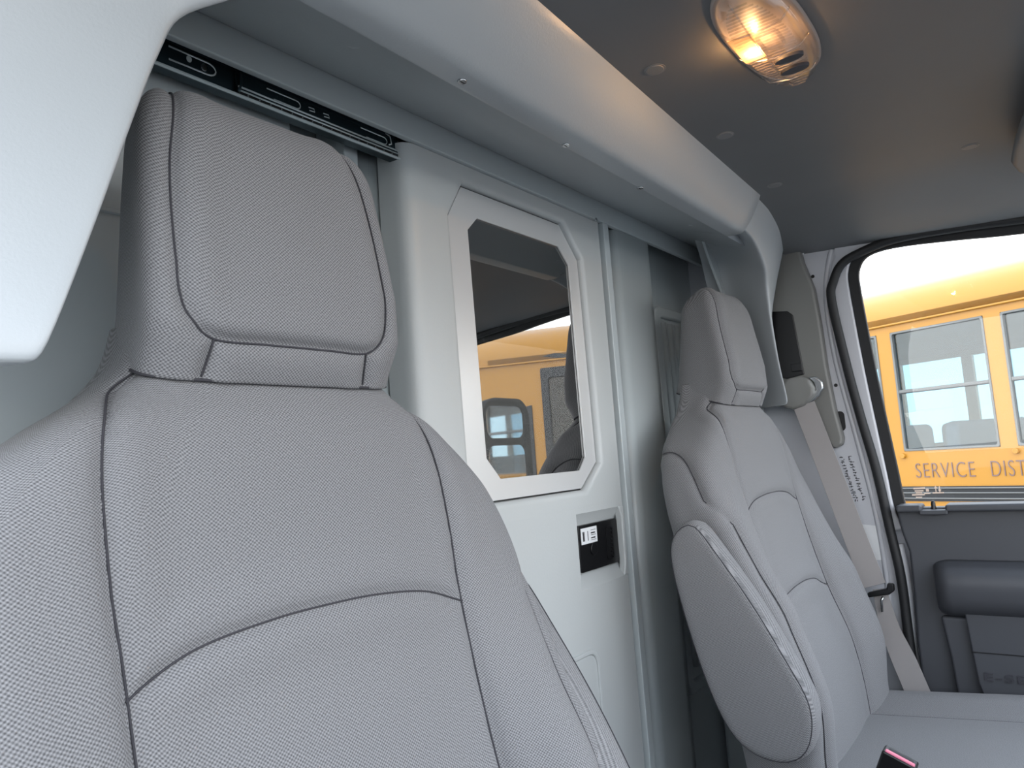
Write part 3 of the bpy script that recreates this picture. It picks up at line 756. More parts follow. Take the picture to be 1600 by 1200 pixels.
# ink-jet marks, too blurred to read
mk = []
rng = random.Random(7)
for row in range(2):
    for k in range(17):
        for _ in range(3):
            p = (1315 + k * 1.45 + row * 12 + rng.uniform(-2.4, 2.4), 715 + k * 4.2 - row * 2 + rng.uniform(-1.4, 1.4))
            q = at(p, 'x', WX)
            a, b = (rng.uniform(0.0016, 0.0034), 0.0007) if rng.random() < 0.6 else (0.0007, rng.uniform(0.001, 0.002))
            mk.append((q[1], q[2], a, b))
V = []; Fc = []
for y, z, a, b in mk:
    i = len(V)
    V += [(WX - d, y + sy * a, z + sz * b) for d in (0.0004, 0.0) for sy, sz in ((-1, -1), (1, -1), (1, 1), (-1, 1))]
    Fc += [(i, i + 1, i + 2, i + 3), (i + 4, i + 7, i + 6, i + 5), (i, i + 4, i + 5, i + 1), (i + 1, i + 5, i + 6, i + 2), (i + 2, i + 6, i + 7, i + 3), (i + 3, i + 7, i + 4, i)]
o = raw('printed_code', V, Fc, M_['ink'], wallr); o['kind'] = 'stuff'
q0, q1 = at((1342, 818), 'x', WX), at((1385, 875), 'x', WX)
prism('sticker', [(q0[1] + 0.01, q0[2]), (q1[1] + 0.012, q0[2] - 0.005), (q1[1], q1[2]), (q0[1] - 0.012, q1[2])], 'x', WX - 0.0008, WX, M_['white'], wallr)

cov = [(0.52, 0.437), (0.428, 0.434), (0.424, 0.40), (0.407, 0.334), (0.402, 0.25), (0.399, 0.15), (0.392, 0.06), (0.383, -0.004), (0.386, -0.02), (0.404, -0.028), (0.415, -0.01), (0.45, 0.06), (0.52, 0.12)]
trim4 = prism('trim_4', cov, 'x', 1.722, 1.752, M_['pillar'], bevel=0.006, seg=3)
struct(trim4, 'grey plastic belt guide cover on the passenger pillar', 'trim')
sl = [at(p, 'x', 1.721) for p in ((1205, 487), (1230, 486), (1239, 492), (1257, 585), (1230, 592), (1215, 590))]
slot = prism('guide_slot', [(p[1], p[2]) for p in sl], 'x', 1.7195, 1.724, M_['black'], trim4, bevel=0.003)
q = at((1245, 575), 'x', 1.719)
box('height_catch', (1.714, 1.720), (q[1] - 0.012, q[1] + 0.012), (q[2] - 0.008, q[2] + 0.010), M_['rubber'], trim4, bevel=0.002)
lp2 = [at(p, 'x', 1.745) for p in ((1246, 395), (1262, 387), (1252, 405))]
prism('tag_corner', [(p[1], p[2]) for p in lp2], 'x', 1.742, 1.7425, M_['white'], trim4)

# door opening seal, door frame, glass run: three bands round the window
def zy(L_, x): return [(float(at(p, 'x', x)[1]), float(at(p, 'x', x)[2])) for p in L_]
XS = 1.742
seal_px = [(1600, 343), (1500, 356), (1400, 374), (1345, 395), (1316, 413), (1303, 440), (1300, 470), (1322, 565), (1345, 650), (1370, 735), (1392, 830), (1408, 900), (1420, 990)]
seal = zy(seal_px, XS)
seal = [(-0.55, 0.320), (-0.30, 0.362)] + seal + [(0.302, -0.60), (0.302, -0.93)]
ss = smoothpath([(*p, 0) for p in seal], 6); ss = [(p[0], p[1]) for p in ss]
trim5 = tube('trim_5', [(1.738, p[0], p[1]) for p in ss], 0.0095, M_['rubber'], n=12)
struct(trim5, 'black rubber seal round the passenger door opening', 'trim')
hdr = framed('header_cover', [(p[0], p[1] + 0.075) for p in ss[:40]], [(p[0], p[1] + 0.004) for p in ss[:40]], 'x', 1.745, 1.76, M_['paint'], trim5, closed=False)

win_px = [(1600, 365), (1500, 375), (1420, 384), (1375, 393), (1352, 405), (1343, 425), (1345, 450), (1356, 510), (1372, 590), (1390, 672), (1405, 740), (1415, 787)]
XG = 1.758
win = zy(win_px, XG); win = [(-0.62, 0.296), (-0.30, 0.343)] + win + [(0.270, -0.20)]
wv = smoothpath([(*p, 0) for p in win], 6); wv = [(p[0], p[1]) for p in wv]
def band(path, d):
    out = []
    for i in range(len(path)):
        a = np.array(path[max(0, i - 1)]); b = np.array(path[min(len(path) - 1, i + 1)]); t = (b - a) / np.linalg.norm(b - a)
        out.append((path[i][0] - t[1] * d, path[i][1] + t[0] * d))
    return out
door2 = empty('door_2', (1.74, 0.0, -0.93))
struct(door2, 'passenger door with dark grey inner panel and lowered lock pin', 'door')
w_in = wv
k = band(wv, 0.022)
k2 = band(wv, 0.060)
framed('glass_run', w_in, k, 'x', 1.752, 1.764, M_['rubber'], door2, closed=False, bevel=0.002)
framed('window_surround', k, k2, 'x', 1.748, 1.770, M_['paint'], door2, closed=False, bevel=0.006, seg=3)
gpoly = [(p[0] + 0.004, p[1] + 0.003) for p in wv] + [(-0.62, -0.20)]
win1 = prism('window_1', gpoly, 'x', 1.7595, 1.7635, M_['glass'])
struct(win1, 'clear side glass of the passenger door with small etched marks', 'window')
# etched marks in the lower rear corner of the glass
XE = 1.7590
for (p, w_, h_) in (((1436, 763), 9, 1.0), ((1436, 767), 7, 0.8), ((1436, 770), 5, 0.8), ((1435, 773), 10, 0.8), ((1436, 777), 5, 0.8), ((1449, 771), 5, 0.7), ((1449, 766), 2.5, 2), ((1466, 770), 9, 0.7)):
    a, b = at((p[0] - w_, p[1] - h_), 'x', XE), at((p[0] + w_, p[1] + h_), 'x', XE)
    box('etched_line', (XE - 0.0003, XE + 0.0005), (b[1], a[1]), (min(a[2], b[2]), max(a[2], b[2])), M_['etch'], win1)
for p, s in (((1462, 764), 1), ((1468, 764), -1)):
    q = at(p, 'x', XE)
    prism('etched_arrow', [(q[1] - 0.0008, q[2] - 0.006 * s), (q[1] + 0.0008, q[2] - 0.006 * s), (q[1] + 0.0008, q[2] + 0.001 * s), (q[1] + 0.003, q[2] + 0.001 * s), (q[1], q[2] + 0.007 * s), (q[1] - 0.003, q[2] + 0.001 * s), (q[1] - 0.0008, q[2] + 0.001 * s)], 'x', XE - 0.0003, XE + 0.0005, M_['etch'], win1)

# door inner panel
XD = 1.722
edge_px = [(1400, 796), (1408, 830), (1420, 862), (1428, 930), (1433, 1000), (1440, 1060), (1448, 1120)]
ed = zy(edge_px, XD)
pan = [(-0.70, -0.158), (0.275, -0.158), (0.288, -0.160)] + ed[0:] + [(ed[-1][0], -0.93), (-0.70, -0.93)]
dp = prism('inner_panel', pan, 'x', XD, XD + 0.03, M_['doorpanel'], door2, bevel=0.006, seg=3)
prism('door_shell', [(-0.70, -0.17), (0.285, -0.17), (0.292, -0.10), (0.345, -0.10), (0.345, -0.94), (-0.70, -0.94)], 'x', 1.7735, 1.80, M_['paint'], door2, bevel=0.006)
# belt shelf with the notch for the lock pin
n0, n1 = float(at((1440, 800), 'x', 1.70)[1]), float(at((1477, 800), 'x', 1.70)[1])
for a, b in ((-0.70, n1), (n0, 0.292)):
    box('belt_shelf', (1.700, 1.756), (a, b), (-0.166, -0.1515), M_['doorpanel'], dp, bevel=0.005, seg=3)
box('notch_floor', (1.700, 1.756), (n1 - 0.004, n0 + 0.004), (-0.171, -0.162), M_['doorpanel'], dp, bevel=0.002)
ql = at((1459, 795), 'x', 1.725)
pin = loft('lock_pin', [[(1.725 + r * math.cos(a), ql[1] + r * math.sin(a), z) for a in np.linspace(0, 2 * math.pi, 14, endpoint=False)] for z, r in ((-0.166, 0.006), (-0.160, 0.0055), (-0.156, 0.0042), (-0.150, 0.0042), (-0.146, 0.0030), (-0.1445, 0.001))], M_['black'], door2)
# armrest swell: cross-section (x, z) swept along y with a rounded rear end
sec = [(1.725, -0.262), (1.705, -0.264), (1.685, -0.269), (1.670, -0.277), (1.662, -0.288), (1.660, -0.305), (1.663, -0.330), (1.672, -0.348), (1.690, -0.362), (1.712, -0.372), (1.725, -0.375)]
def arm_ring(y, s):
    return [(1.725 - (1.725 - x) * s, y, -0.315 + (z + 0.315) * (0.72 + 0.28 * s)) for x, z in sec]
yr = float(at((1458, 915), 'x', 1.69)[1])
rg = [arm_ring(yr - 0.032 * (1 - math.cos(t)), max(0.02, math.sin(t))) for t in np.linspace(0.02, math.pi / 2, 9)] + [arm_ring(y, 1.0) for y in (yr - 0.06, 0.0, -0.3, -0.65)]
loft('door_armrest', rg, M_['doorpanel'], dp)
# lower moulding and map pocket with lettering
low = [(-0.70, -0.372), (yr - 0.004, -0.372), (yr - 0.012, -0.45), (yr - 0.020, -0.60), (yr - 0.03, -0.80), (-0.70, -0.80)]
prism('lower_moulding', low, 'x', 1.706, 1.726, M_['doorpanel'], dp, bevel=0.006, seg=3)
ppx = zy([(1507, 952), (1514, 942), (1530, 939), (1610, 943)], 1.70)
pk_out = [ppx[0], ppx[1], ppx[2], (-0.55, ppx[2][1] - 0.01), (-0.55, -0.515), (0.178, -0.515), (0.184, -0.49)]
pocket = prism('map_pocket', pk_out, 'x', 1.690, 1.712, M_['doorpanel'], dp, bevel=0.004, seg=3)
a, b = at((1518, 1018), 'x', 1.690), at((1600, 1024), 'x', 1.690)
box('pocket_edge', (1.6885, 1.6905), (-0.55, a[1]), (a[2] - 0.0015, a[2]), M_['black'], dp)
box('pocket_mouth', (1.70, 1.712), (-0.55, 0.17), (-0.535, -0.517), M_['black'], dp)
fc = bpy.data.curves.new('model_lettering', 'FONT'); fc.body = 'E-SERIES'; fc.size = 0.026; fc.extrude = 0.0012; fc.space_character = 1.15
fo = bpy.data.objects.new('model_lettering', fc); COL.objects.link(fo); fc.materials.append(M_['slot'])
q = at((1537, 1063), 'x', 1.689); fo.location = (1.6893, q[1], q[2]); fo.rotation_euler = (math.pi / 2, 0, -math.pi / 2); fo.scale = (1.35, 0.8, 1)
fo.data.offset = 0.0003
fo = meshed(fo); adopt(fo, dp)
# painted door edge seen between seal and panel
de = zy([(1406, 850), (1416, 900), (1423, 960), (1427, 1020), (1430, 1060)], 1.748)
tube('door_edge', [(1.750, p[0], p[1]) for p in smoothpath([(*p, 0) for p in de], 4)], 0.008, M_['paint'], door2, n=10)

# ------------------------------------------------------------------ passenger belt
sb = empty('seat_belt', (1.70, 0.33, -0.60), 'grey webbing seat belt hanging from the passenger pillar anchor', 'seat belt')
def strap(name, pts, width, m, parent, thick=0.0014):
    """ribbon along (x, y, z) centre points, flat towards the cab"""
    P = smoothpath(pts, 6); rings = []
    for i, p in enumerate(P):
        a, b = P[max(0, i - 1)], P[min(len(P) - 1, i + 1)]; t = (b - a) / np.linalg.norm(b - a)
        nrm = np.array([1.0, 0.25, 0]); s = np.cross(t, nrm); s /= np.linalg.norm(s); nn = np.cross(s, t)
        w = width(i / (len(P) - 1)) if callable(width) else width
        rings.append([p + s * w / 2 + nn * thick, p - s * w / 2 + nn * thick, p - s * w / 2 - nn * thick, p + s * w / 2 - nn * thick])
    return loft(name, rings, m, parent, smooth=False, bevel=0.0005)
c0 = at((1256, 632), 'x', 1.688); c1 = at((1298, 740), 'x', 1.694); c2 = at((1340, 850), 'x', 1.698); c3 = at((1366, 915), 'x', 1.702)
strap('shoulder_webbing', [c0, c1, c2, c3], 0.046, M_['belt'], sb)
d0 = at((1374, 920), 'x', 1.708); d1 = at((1390, 980), 'x', 1.706); d2 = at((1416, 1040), 'x', 1.700); d3 = at((1448, 1115), 'x', 1.694)
strap('lap_webbing', [d0, d1, d2, d3], lambda t: 0.026 + 0.020 * min(1, t * 1.6), M_['belt'], sb)
q = at((1380, 920), 'x', 1.70)
lt = prism('latch_clip', [(q[1] - 0.022, q[2] + 0.012), (q[1] - 0.010, q[2] + 0.013), (q[1] - 0.008, q[2] + 0.002), (q[1] + 0.030, q[2] - 0.008), (q[1] + 0.030, q[2] - 0.018), (q[1] - 0.012, q[2] - 0.010), (q[1] - 0.022, q[2] - 0.002)], 'x', 1.690, 1.704, M_['black'], sb, bevel=0.003)
q = at((1378, 945), 'x', 1.698)
tube('tongue', [(1.698, q[1] - 0.004, q[2] + 0.016), (1.698, q[1], q[2] + 0.008), (1.698, q[1] + 0.001, q[2] - 0.014)], 0.0025, M_['chrome'], sb, n=8)
# upper anchor
hp = [(1221, 607), (1232, 592), (1252, 588), (1266, 593), (1273, 606), (1272, 618), (1258, 634), (1243, 640), (1228, 638), (1221, 628)]
hub = zy(hp, 1.69)
prism('anchor_cover', hub, 'x', 1.676, 1.708, M_['pillar'], sb, bevel=0.007, seg=3)
rp_ = zy([(1262, 590), (1275, 588), (1285, 596), (1287, 606), (1281, 618), (1270, 628), (1258, 638), (1268, 620), (1275, 608), (1272, 598)], 1.70)
prism('anchor_loop', rp_, 'x', 1.696, 1.708, M_['chrome'], sb, bevel=0.003)

# ------------------------------------------------------------------ buckle by the passenger cushion
bq = [at(p, 'x', 1.085) for p in ((1381, 1167), (1435, 1196))]
A, B = Vector(bq[0]), Vector(bq[1])
bk = empty('belt_buckle', tuple((A + B) / 2 + Vector((0, 0.02, -0.12))), 'black belt buckle with red release button at the passenger cushion', 'buckle')
u = (B - A).normalized(); dn = Vector((0.0, 0.0, 0)) + Vector(at((1365, 1215), 'x', 1.085)) - A; dn = (dn - u * dn.dot(u)).normalized(); w = u.cross(dn).normalized()
if w.x > 0: w = -w
Lh = (B - A).length
def bbox_(name, s0, s1, d0, d1, w0, w1, m, parent, bevel):
    V = [A + u * s + dn * d + w * ww for s in (s0, s1) for d in (d0, d1) for ww in (w0, w1)]
    return raw(name, V, [(0, 1, 3, 2), (4, 6, 7, 5), (0, 4, 5, 1), (2, 3, 7, 6), (0, 2, 6, 4), (1, 5, 7, 3)], m, parent, bevel=bevel, seg=3)
sh_ = bbox_('buckle_shell', 0, Lh, 0.0, 0.075, -0.012, 0.012, M_['black'], bk, 0.003)
bbox_('release_button', 0.003, Lh - 0.003, -0.0015, 0.012, 0.003, 0.0105, M_['pink'], bk, 0.0015)
bbox_('tongue_slot', 0.006, Lh - 0.006, -0.0008, 0.004, -0.0045, 0.0015, M_['rubber'], bk, 0.0005)
bbox_('stalk', Lh * 0.3, Lh * 0.7, 0.07, 0.16, -0.006, 0.006, M_['rubber'], bk, 0.002)

# ------------------------------------------------------------------ dome lamp
LC = (0.806, 0.206); ZL = float(ceil_z(*LC))
lamp = empty('dome_lamp', (LC[0], LC[1], ZL), 'clear ribbed dome lamp glowing warm on one side, on the headliner', 'lamp')
def oval(a, b, n=48, e=2.6):
    out = []
    for k in range(n):
        t = 2 * math.pi * k / n; c, s = math.cos(t), math.sin(t)
        out.append((a * math.copysign(abs(c) ** (2 / e), c), b * math.copysign(abs(s) ** (2 / e), s)))
    return out
def oring(a, b, z, e=2.6): return [(LC[0] + p[0], LC[1] + p[1], z) for p in oval(a, b, e=e)]
LA, LB = 0.114, 0.0405
loft('lamp_base', [oring(LA + 0.002, LB + 0.002, ZL + 0.002), oring(LA + 0.002, LB + 0.002, ZL - 0.003), oring(LA - 0.004, LB - 0.004, ZL - 0.004)], M_['lampbase'], lamp)
lens = loft('lens', [oring(LA, LB, ZL - 0.003), oring(LA - 0.001, LB - 0.001, ZL - 0.008), oring(LA - 0.006, LB - 0.005, ZL - 0.015), oring(LA - 0.018, LB - 0.012, ZL - 0.020), oring(LA - 0.05, LB - 0.028, ZL - 0.0225), oring(0.01, 0.004, ZL - 0.023)], M_['lens'], lamp)
# fine ribs inside the lens and the frame lines that divide it
for k in range(34):
    x = LC[0] - 0.104 + 0.0063 * k
    h_ = LB * (1 - abs((x - LC[0]) / LA) ** 2.6) ** (1 / 2.6) - 0.013
    if h_ > 0.006: box('rib', (x - 0.0007, x + 0.0007), (LC[1] - h_, LC[1] + h_), (ZL - 0.0195, ZL - 0.018), M_['lens'], lens)
for x in (-0.052, 0.012, 0.076):
    h_ = LB * (1 - abs(x / LA) ** 2.6) ** (1 / 2.6) - 0.002
    tube('frame_line', [(LC[0] + x, LC[1] - h_, ZL - 0.009), (LC[0] + x, LC[1] - h_ * 0.75, ZL - 0.019), (LC[0] + x, LC[1], ZL - 0.0235), (LC[0] + x, LC[1] + h_ * 0.75, ZL - 0.019), (LC[0] + x, LC[1] + h_, ZL - 0.009)], 0.0012, M_['lens'], lens, n=6)
tube('frame_line', [(LC[0] - 0.11, LC[1] + 0.006, ZL - 0.017), (LC[0] - 0.05, LC[1] + 0.006, ZL - 0.0235), (LC[0] + 0.05, LC[1] + 0.006, ZL - 0.0235), (LC[0] + 0.108, LC[1] + 0.006, ZL - 0.017)], 0.0012, M_['lens'], lens, n=6)
for x, y in ((0.026, -0.012), (0.056, -0.010)):
    V = [(LC[0] + x + 0.0075 * math.cos(t), LC[1] + y + 0.016 * math.sin(t)) for t in np.linspace(0, 2 * math.pi, 20, endpoint=False)]
    prism('switch_slot', V, 'z', ZL - 0.0245, ZL - 0.020, M_['slot'], lamp, bevel=0.001)
framed('switch_frame', rrect(LC[0] - 0.045, LC[0] - 0.008, LC[1] - 0.02, LC[1] + 0.004, 0.006), rrect(LC[0] - 0.042, LC[0] - 0.011, LC[1] - 0.017, LC[1] + 0.001, 0.004), 'z', ZL - 0.0245, ZL - 0.021, M_['lens'], lamp)
BP = Vector(at((1176, 74), 'z', ZL - 0.012))
loft('bulb', [[(BP.x + dx, BP.y + r * math.cos(t), BP.z + r * math.sin(t)) for t in np.linspace(0, 2 * math.pi, 12, endpoint=False)] for dx, r in ((-0.012, 0.0012), (-0.009, 0.0035), (0, 0.0045), (0.009, 0.0035), (0.012, 0.0012))], M_['bulb'], lamp)
li = bpy.data.lights.new('bulb_light', 'POINT'); li.energy = 1.4; li.color = (1.0, 0.55, 0.22); li.shadow_soft_size = 0.006
lo = bpy.data.objects.new('bulb_light', li); COL.objects.link(lo); lo.location = BP + Vector((0, 0, -0.0056)); adopt(lo, lamp)

WM = bpy.data.materials.new('warm_ribbed_lens'); WM.use_nodes = True
_t = WM.node_tree; _t.nodes.clear()
_o = _t.nodes.new('ShaderNodeOutputMaterial'); _m = _t.nodes.new('ShaderNodeMixShader'); _a = _t.nodes.new('ShaderNodeBsdfTranslucent'); _b = _t.nodes.new('ShaderNodeBsdfTransparent')
_a.inputs[0].default_value = (1.0, 0.86, 0.62, 1); _m.inputs[0].default_value = 0.55
_t.links.new(_b.outputs[0], _m.inputs[1]); _t.links.new(_a.outputs[0], _m.inputs[2]); _t.links.new(_m.outputs[0], _o.inputs[0])
box('lit_lens_field', (LC[0] - 0.050, LC[0] + 0.010), (LC[1] + 0.008, LC[1] + 0.031), (ZL - 0.0192, ZL - 0.0184), WM, lamp)

# ------------------------------------------------------------------ sun visor at the right edge
vis = empty('sun_visor', (1.45, -0.16, 0.40), 'grey padded sun visor folded against the headliner at the right edge', 'visor')
vp = [(1.20, -0.010), (1.30, 0.004), (1.39, 0.012), (1.44, 0.006), (1.52, -0.02), (1.58, -0.07), (1.60, -0.22), (1.10, -0.22), (1.09, -0.02)]
prism('visor_panel', vp, 'z', 0.402, 0.422, M_['liner'], vis, bevel=0.008, seg=3)
tube('visor_rod', [(1.12, -0.20, 0.418), (1.60, -0.20, 0.418), (1.63, -0.21, 0.45)], 0.005, M_['black'], vis)

# ------------------------------------------------------------------ floor, sill, left pillar, added light-blocking door and cowl
floor = box('floor', (-0.12, 1.78), (-0.9, 0.79), (-0.99, -0.95), M_['carpet']); struct(floor, 'dark ribbed cab floor mat under the seats', 'floor')
block_door = prism('light_block_door', [(-0.95, -0.93), (0.42, -0.93), (0.42, -0.20), (0.30, -0.17), (-0.70, -0.17), (-0.95, -0.25)], 'x', -0.10, -0.05, M_['doorpanel'], bevel=0.01)  # unseen panel, added to reduce the light entering from the driver side
struct(block_door, 'unseen driver door panel added to cut light from the left, behind the viewer', 'door')
walll = box('wall_left', (0.00, 0.03), (0.60, 0.79), (-0.95, 0.49), M_['steel'], bevel=0.004); struct(walll, 'grey painted pillar post at the left edge behind the driver seat', 'wall')
block_dash = prism('light_block_dash', [(-1.05, -0.95), (-0.62, -0.95), (-0.55, -0.55), (-0.58, -0.36), (-0.70, -0.30), (-1.05, -0.32)], 'x', 0.0, 1.75, M_['doorpanel'], bevel=0.02)  # unseen dashboard shape, added to block light rising from below
struct(block_dash, 'unseen dark grey dashboard block added to hold back light from below', 'wall')

# ------------------------------------------------------------------ school bus beyond the passenger window
K = 4.3 / 3.7
P0 = RW @ np.array([660, 0, F]) / F * 4.3
bd = RW @ np.array([-743, 172, F]); bd[2] = 0; bd /= np.linalg.norm(bd)
fwd = -bd; lft = np.array([bd[1], -bd[0], 0])
off = float(P0 @ lft)
GZ = -H
bus = empty('school_bus', tuple(lft * off) [:2] + (GZ,), 'yellow school bus parked alongside, seen through the passenger window', 'bus')
bus.rotation_euler = (0, 0, math.atan2(fwd[1], fwd[0]))
def bput(o, parent=None):
    """bus pieces are built in the bus's own frame: x forward, y to its left, z from the eye level"""
    o.parent = parent or bus
    if parent is None: o.location = (0, 0, H)
    return o
BW = 2.35; S0, S1 = -9.0, 0.36 * K
ZW0, ZW1 = -0.105 * K, 0.52 * K
wins = [(-2.135 + 0.533 * j, -1.677 + 0.533 * j) for j in range(-10, 3)]
wins = [(a * K, b * K) for a, b in wins]
doorw = (-0.46 * K, -0.045 * K)
def bus_side(y0, y1, openings, name):
    """posts between the openings plus bands above and below"""
    xs_ = sorted(openings); V = []; Fc = []
    def bx(a, b, z0, z1):
        i = len(V)
        for x in (a, b):
            for y in (y0, y1):
                for z in (z0, z1): V.append((x, y, z))
        Fc.extend([tuple(i + k for k in f) for f in ((0, 1, 3, 2), (4, 6, 7, 5), (0, 4, 5, 1), (2, 3, 7, 6), (0, 2, 6, 4), (1, 5, 7, 3))])
    edge = S0
    for a, b in xs_:
        bx(edge, a, ZW0, ZW1); edge = b
    bx(edge, S1, ZW0, ZW1); bx(S0, S1, ZW1, 0.60 * K); bx(S0, S1, -0.95, ZW0)
    return raw(name, V, Fc, M_['bus'])
bput(bus_side(0.0, 0.04, wins + [doorw], 'side_panel')); bput(bus_side(BW - 0.04, BW, wins, 'side_panel'))
rc = [(0.0, 0.56 * K), (0.0, 0.60 * K), (0.012, 0.74), (0.05, 0.80), (0.12, 0.865), (0.25, 0.92), (0.5, 0.965), (0.85, 0.99), (BW / 2, 1.0)]
rc = rc + [(BW - y, z) for y, z in rc[::-1][1:]]
rin = [(min(max(y, 0.04), BW - 0.04), z - 0.03 if z > 0.72 else z) for y, z in rc]
def rring(x, s=1.0):
    c = 0.70
    return [(x, BW / 2 + (y - BW / 2) * (0.5 + 0.5 * s), c + (z - c) * s if z > c else z) for y, z in rc] + [(x, BW / 2 + (y - BW / 2) * (0.5 + 0.5 * s), c + (z - c) * s if z > c else z) for y, z in rin[::-1]]
bput(loft('roof', [rring(S0)] + [rring(x) for x in np.linspace(S0 + 1, S1 - 0.1, 6)] + [rring(S1 + 0.05, 0.97), rring(S1 + 0.14, 0.86), rring(S1 + 0.20, 0.60)], M_['bus']))
box_ = lambda *a, **k: bput(box(*a, **k))
box_('drip_rail', (S0, S1), (-0.022, 0.0), (0.556 * K, 0.566 * K), M_['bus'], bevel=0.004)
box_('cabin_floor', (S0, S1), (0.04, BW - 0.04), (-0.72, -0.68), M_['busseat'])
box_('rear_panel', (S0 - 0.04, S0), (0, BW), (-0.95, 0.9), M_['bus'])
for j, (a, b) in enumerate(wins):
    if j < 4: continue
    t = 0.013
    sash = bput(framed('window', rrect(a, b, ZW0, ZW1, 0.012), rrect(a + t, b - t, ZW0 + t, ZW1 - t, 0.01), 'y', -0.006, 0.03, M_['busgrey'], bevel=0.003))
    zr = 0.205 * K
    bput(box('sash_rail', (a + t, b - t), (-0.004, 0.02), (zr - 0.010, zr + 0.010), M_['busgrey'], bevel=0.003), sash)
    bput(box('rail_gasket', (a + t, b - t), (-0.006, 0.0), (zr - 0.014, zr - 0.009), M_['busblack']), sash)
    bput(box('pane', (a + t, b - t), (0.010, 0.014), (ZW0 + t, zr - 0.008), M_['busglass']), sash)
    bput(box('pane', (a + t, b - t), (0.016, 0.020), (zr + 0.008, ZW1 - t), M_['busglass']), sash)
for j, (a, b) in enumerate(wins[4:]):
    # seats in the rows
    for y0 in (0.12, BW - 1.05):
        bput(prism('passenger_bench', rrect(y0, y0 + 0.92, -0.66, -0.105 * K + 0.16, 0.06), 'x', a + 0.18, a + 0.27, M_['busseat'], bevel=0.02))
for j, (a, b) in enumerate(wins[4:]):
    bput(box('far_pane', (a, b), (BW - 0.025, BW - 0.021), (ZW0, ZW1), M_['busglass']))
# rub rails and dark belt
zb1, zb0 = -0.286 * K, -0.360 * K
box_('rub_rail_band', (S0, S1 - 0.05), (-0.010, 0.0), (zb0, zb1), M_['busblack'])
for z in (zb1 - 0.006, (zb0 + zb1) / 2 + 0.01, (zb0 + zb1) / 2 - 0.022):
    box_('rub_rail', (S0, S1 - 0.05), (-0.024, -0.010), (z - 0.008, z), M_['busgrey'], bevel=0.003)
def lettering(txt, x0, x1, z0, z1):
    c = bpy.data.curves.new('lettering', 'FONT'); c.body = txt; c.size = 1.0; c.extrude = 0.002; c.offset = -0.018; c.space_character = 1.12
    o = bpy.data.objects.new('lettering', c); COL.objects.link(o); c.materials.append(M_['busletter'])
    bpy.context.view_layer.update(); w_, h_ = o.dimensions.x, 0.70
    o.scale = ((x1 - x0) / w_, (z1 - z0) / h_, 1); o.rotation_euler = (math.pi / 2, 0, 0)
    o = meshed(o); o.parent = bus; o.location = (x0, -0.003, H + z0)
    return o
lettering('SERVICE', -2.092 * K, -1.806 * K, -0.243 * K, -0.166 * K)
lettering('DISTRICT', -1.736 * K, -1.425 * K, -0.243 * K, -0.166 * K)
for s in (-1.63, -2.16): bput(disc('side_marker', (s * K + 0.02, -0.128 * K + 0.0, 0.0), 'y', 0.016, -0.02, M_['bus'], n=14, bevel=0.004))
# entrance door: dark framed glass leaves
a, b = doorw
ed_ = bput(framed('entrance_door', rrect(a, b, -0.85, ZW1, 0.02), rrect(a + 0.05, b - 0.05, -0.80, ZW1 - 0.07, 0.02), 'y', -0.012, 0.03, M_['busblack'], bevel=0.004))
bput(box('leaf_post', ((a + b) / 2 - 0.03, (a + b) / 2 + 0.03), (-0.010, 0.02), (-0.8, ZW1 - 0.07), M_['busblack']), ed_)
bput(box('pane', (a + 0.05, b - 0.05), (0.012, 0.016), (-0.80, ZW1 - 0.07), M_['busdark']), ed_)
# front: brow, windscreen, bonnet, wing, mirror, wheels
bput(prism('front_pillar', [(S1 - 0.04, -0.95), (S1 + 0.12, -0.95), (S1 + 0.16, -0.30), (S1 + 0.02, 0.56), (S1 - 0.04, 0.72)], 'y', 0.0, 0.07, M_['bus'], bevel=0.01))
bput(prism('front_pillar', [(S1 - 0.04, -0.95), (S1 + 0.12, -0.95), (S1 + 0.16, -0.30), (S1 + 0.02, 0.56), (S1 - 0.04, 0.72)], 'y', BW - 0.07, BW, M_['bus'], bevel=0.01))
bput(prism('windscreen', [(S1 + 0.13, -0.28), (S1 + 0.14, -0.28), (S1 + 0.02, 0.58), (S1 + 0.01, 0.58)], 'y', 0.07, BW - 0.07, M_['busdark']))
bput(prism('bonnet', [(S1 + 0.10, -1.0), (S1 + 0.10, -0.30), (S1 + 0.55, -0.34), (S1 + 0.95, -0.42), (S1 + 1.10, -0.55), (S1 + 1.12, -1.0)], 'y', 0.25, BW - 0.25, M_['bus'], bevel=0.06, seg=4))
bput(prism('wing', [(S1 + 0.08, -1.05), (S1 + 0.16, -0.72), (S1 + 0.36, -0.56), (S1 + 0.70, -0.56), (S1 + 0.92, -0.72), (S1 + 0.98, -1.05)], 'y', 0.0, 0.30, M_['bus'], bevel=0.05, seg=4))
mr = bput(prism('mirror_arm', [(S1 + 0.0, 0.24), (S1 + 0.30, 0.36), (S1 + 0.31, 0.33), (S1 + 0.02, 0.20)], 'y', -0.02, 0.02, M_['busblack']))
bput(box('mirror_head', (S1 + 0.22, S1 + 0.30), (-0.12, 0.12), (-0.10, 0.33), M_['busblack'], bevel=0.02), mr)
for x in (S1 + 0.53, -6.3):
    for y in (0.02, BW - 0.30):
        w_ = bput(disc('wheel', (x, -1.27, y), 'y', 0.48, 0.28, M_['tyre'], n=32, bevel=0.04))
        bput(disc('hub', (x, -1.27, y - 0.01), 'y', 0.24, 0.30, M_['busgrey'], n=24, bevel=0.02), w_)
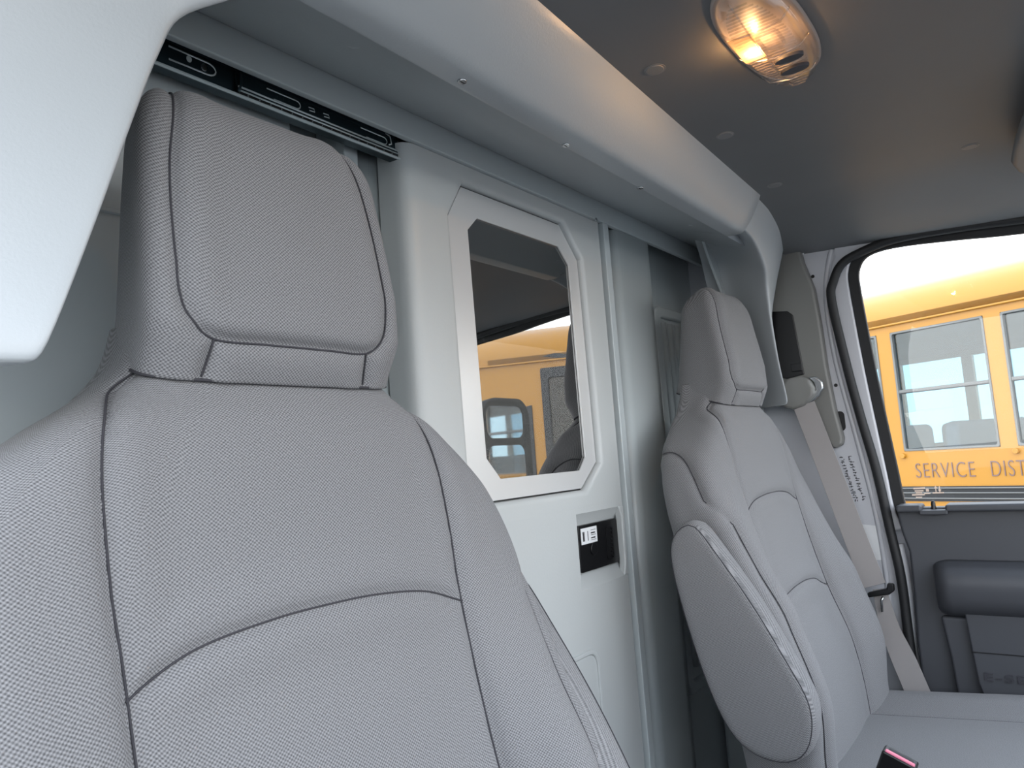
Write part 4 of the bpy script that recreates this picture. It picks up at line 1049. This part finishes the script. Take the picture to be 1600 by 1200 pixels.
# black flame flourish above the entrance door
flame = [(-0.36, 0.600), (-0.30, 0.63), (-0.24, 0.622), (-0.20, 0.632), (-0.16, 0.606), (-0.10, 0.618), (-0.02, 0.606), (-0.10, 0.590), (-0.20, 0.578), (-0.30, 0.582)]
bput(prism('painted_flourish', [(u * K - 0.05, v * K - 0.02) for u, v in flame], 'y', -0.006, 0.0, M_['busblack']))

# quarter light between the entrance door and the front corner
qa, qb = 0.02 * K, 0.30 * K
ql_ = bput(framed('quarter_window', [(qa, -0.30), (qb, -0.30), (qb - 0.02, 0.30), (qa, 0.36)], [(qa + 0.03, -0.27), (qb - 0.03, -0.27), (qb - 0.05, 0.27), (qa + 0.03, 0.32)], 'y', -0.012, 0.0, M_['busblack'], bevel=0.004))
bput(prism('pane', [(qa + 0.03, -0.27), (qb - 0.03, -0.27), (qb - 0.05, 0.27), (qa + 0.03, 0.32)], 'y', -0.006, -0.001, M_['privacy']), ql_)

# ------------------------------------------------------------------ the van's own wing mirror outside the passenger window
wm = empty('wing_mirror', (1.97, -0.22, -0.20), 'black wing mirror outside the passenger door, seen only as a reflection', 'mirror')
M_['mirror'] = mat('mirror_glass', (225, 228, 230), 0.03, metal=1.0); M_['housing'] = mat('mirror_housing', (10, 10, 11), 0.5, spec=0.2)
hs = rrect(1.90, 2.16, -0.24, 0.20, 0.06, 6)
def tilt(p, y): return (p[0], y - 0.06 * (p[0] - 1.9), p[1])
loft('housing', [[tilt(p, -0.235) for p in hs], [tilt(p, -0.22) for p in grow(hs, 0.012)], [tilt(p, -0.27) for p in grow(hs, 0.006)], [tilt(p, -0.33) for p in grow(hs, -0.05)]], M_['housing'], wm)
for za, zb in ((0.075, 0.185), (-0.225, 0.050)):
    g_ = rrect(1.918, 2.142, za, zb, 0.035, 5)
    loft('mirror_glass', [[tilt(p, -0.236) for p in g_], [tilt(p, -0.231) for p in g_]], M_['mirror'], wm, smooth=False)
for z in (-0.12, -0.135): box('print_line', (1.945, 2.00), (-0.2345, -0.2335), (z - 0.002, z), M_['ink'], wm)
tube('mirror_stay', [(1.775, -0.26, -0.30), (1.86, -0.26, -0.18), (1.93, -0.27, -0.12)], 0.014, M_['black'], wm)

ground = box('ground', (-60, 60), (-60, 60), (GZ - 0.1, GZ), M_['tarmac']); struct(ground, 'grey tarmac yard under the vehicles', 'ground')

# ------------------------------------------------------------------ lift everything to eye height
for o in list(bpy.data.objects):
    if o.parent is None and o.type != 'CAMERA': o.location.z += H
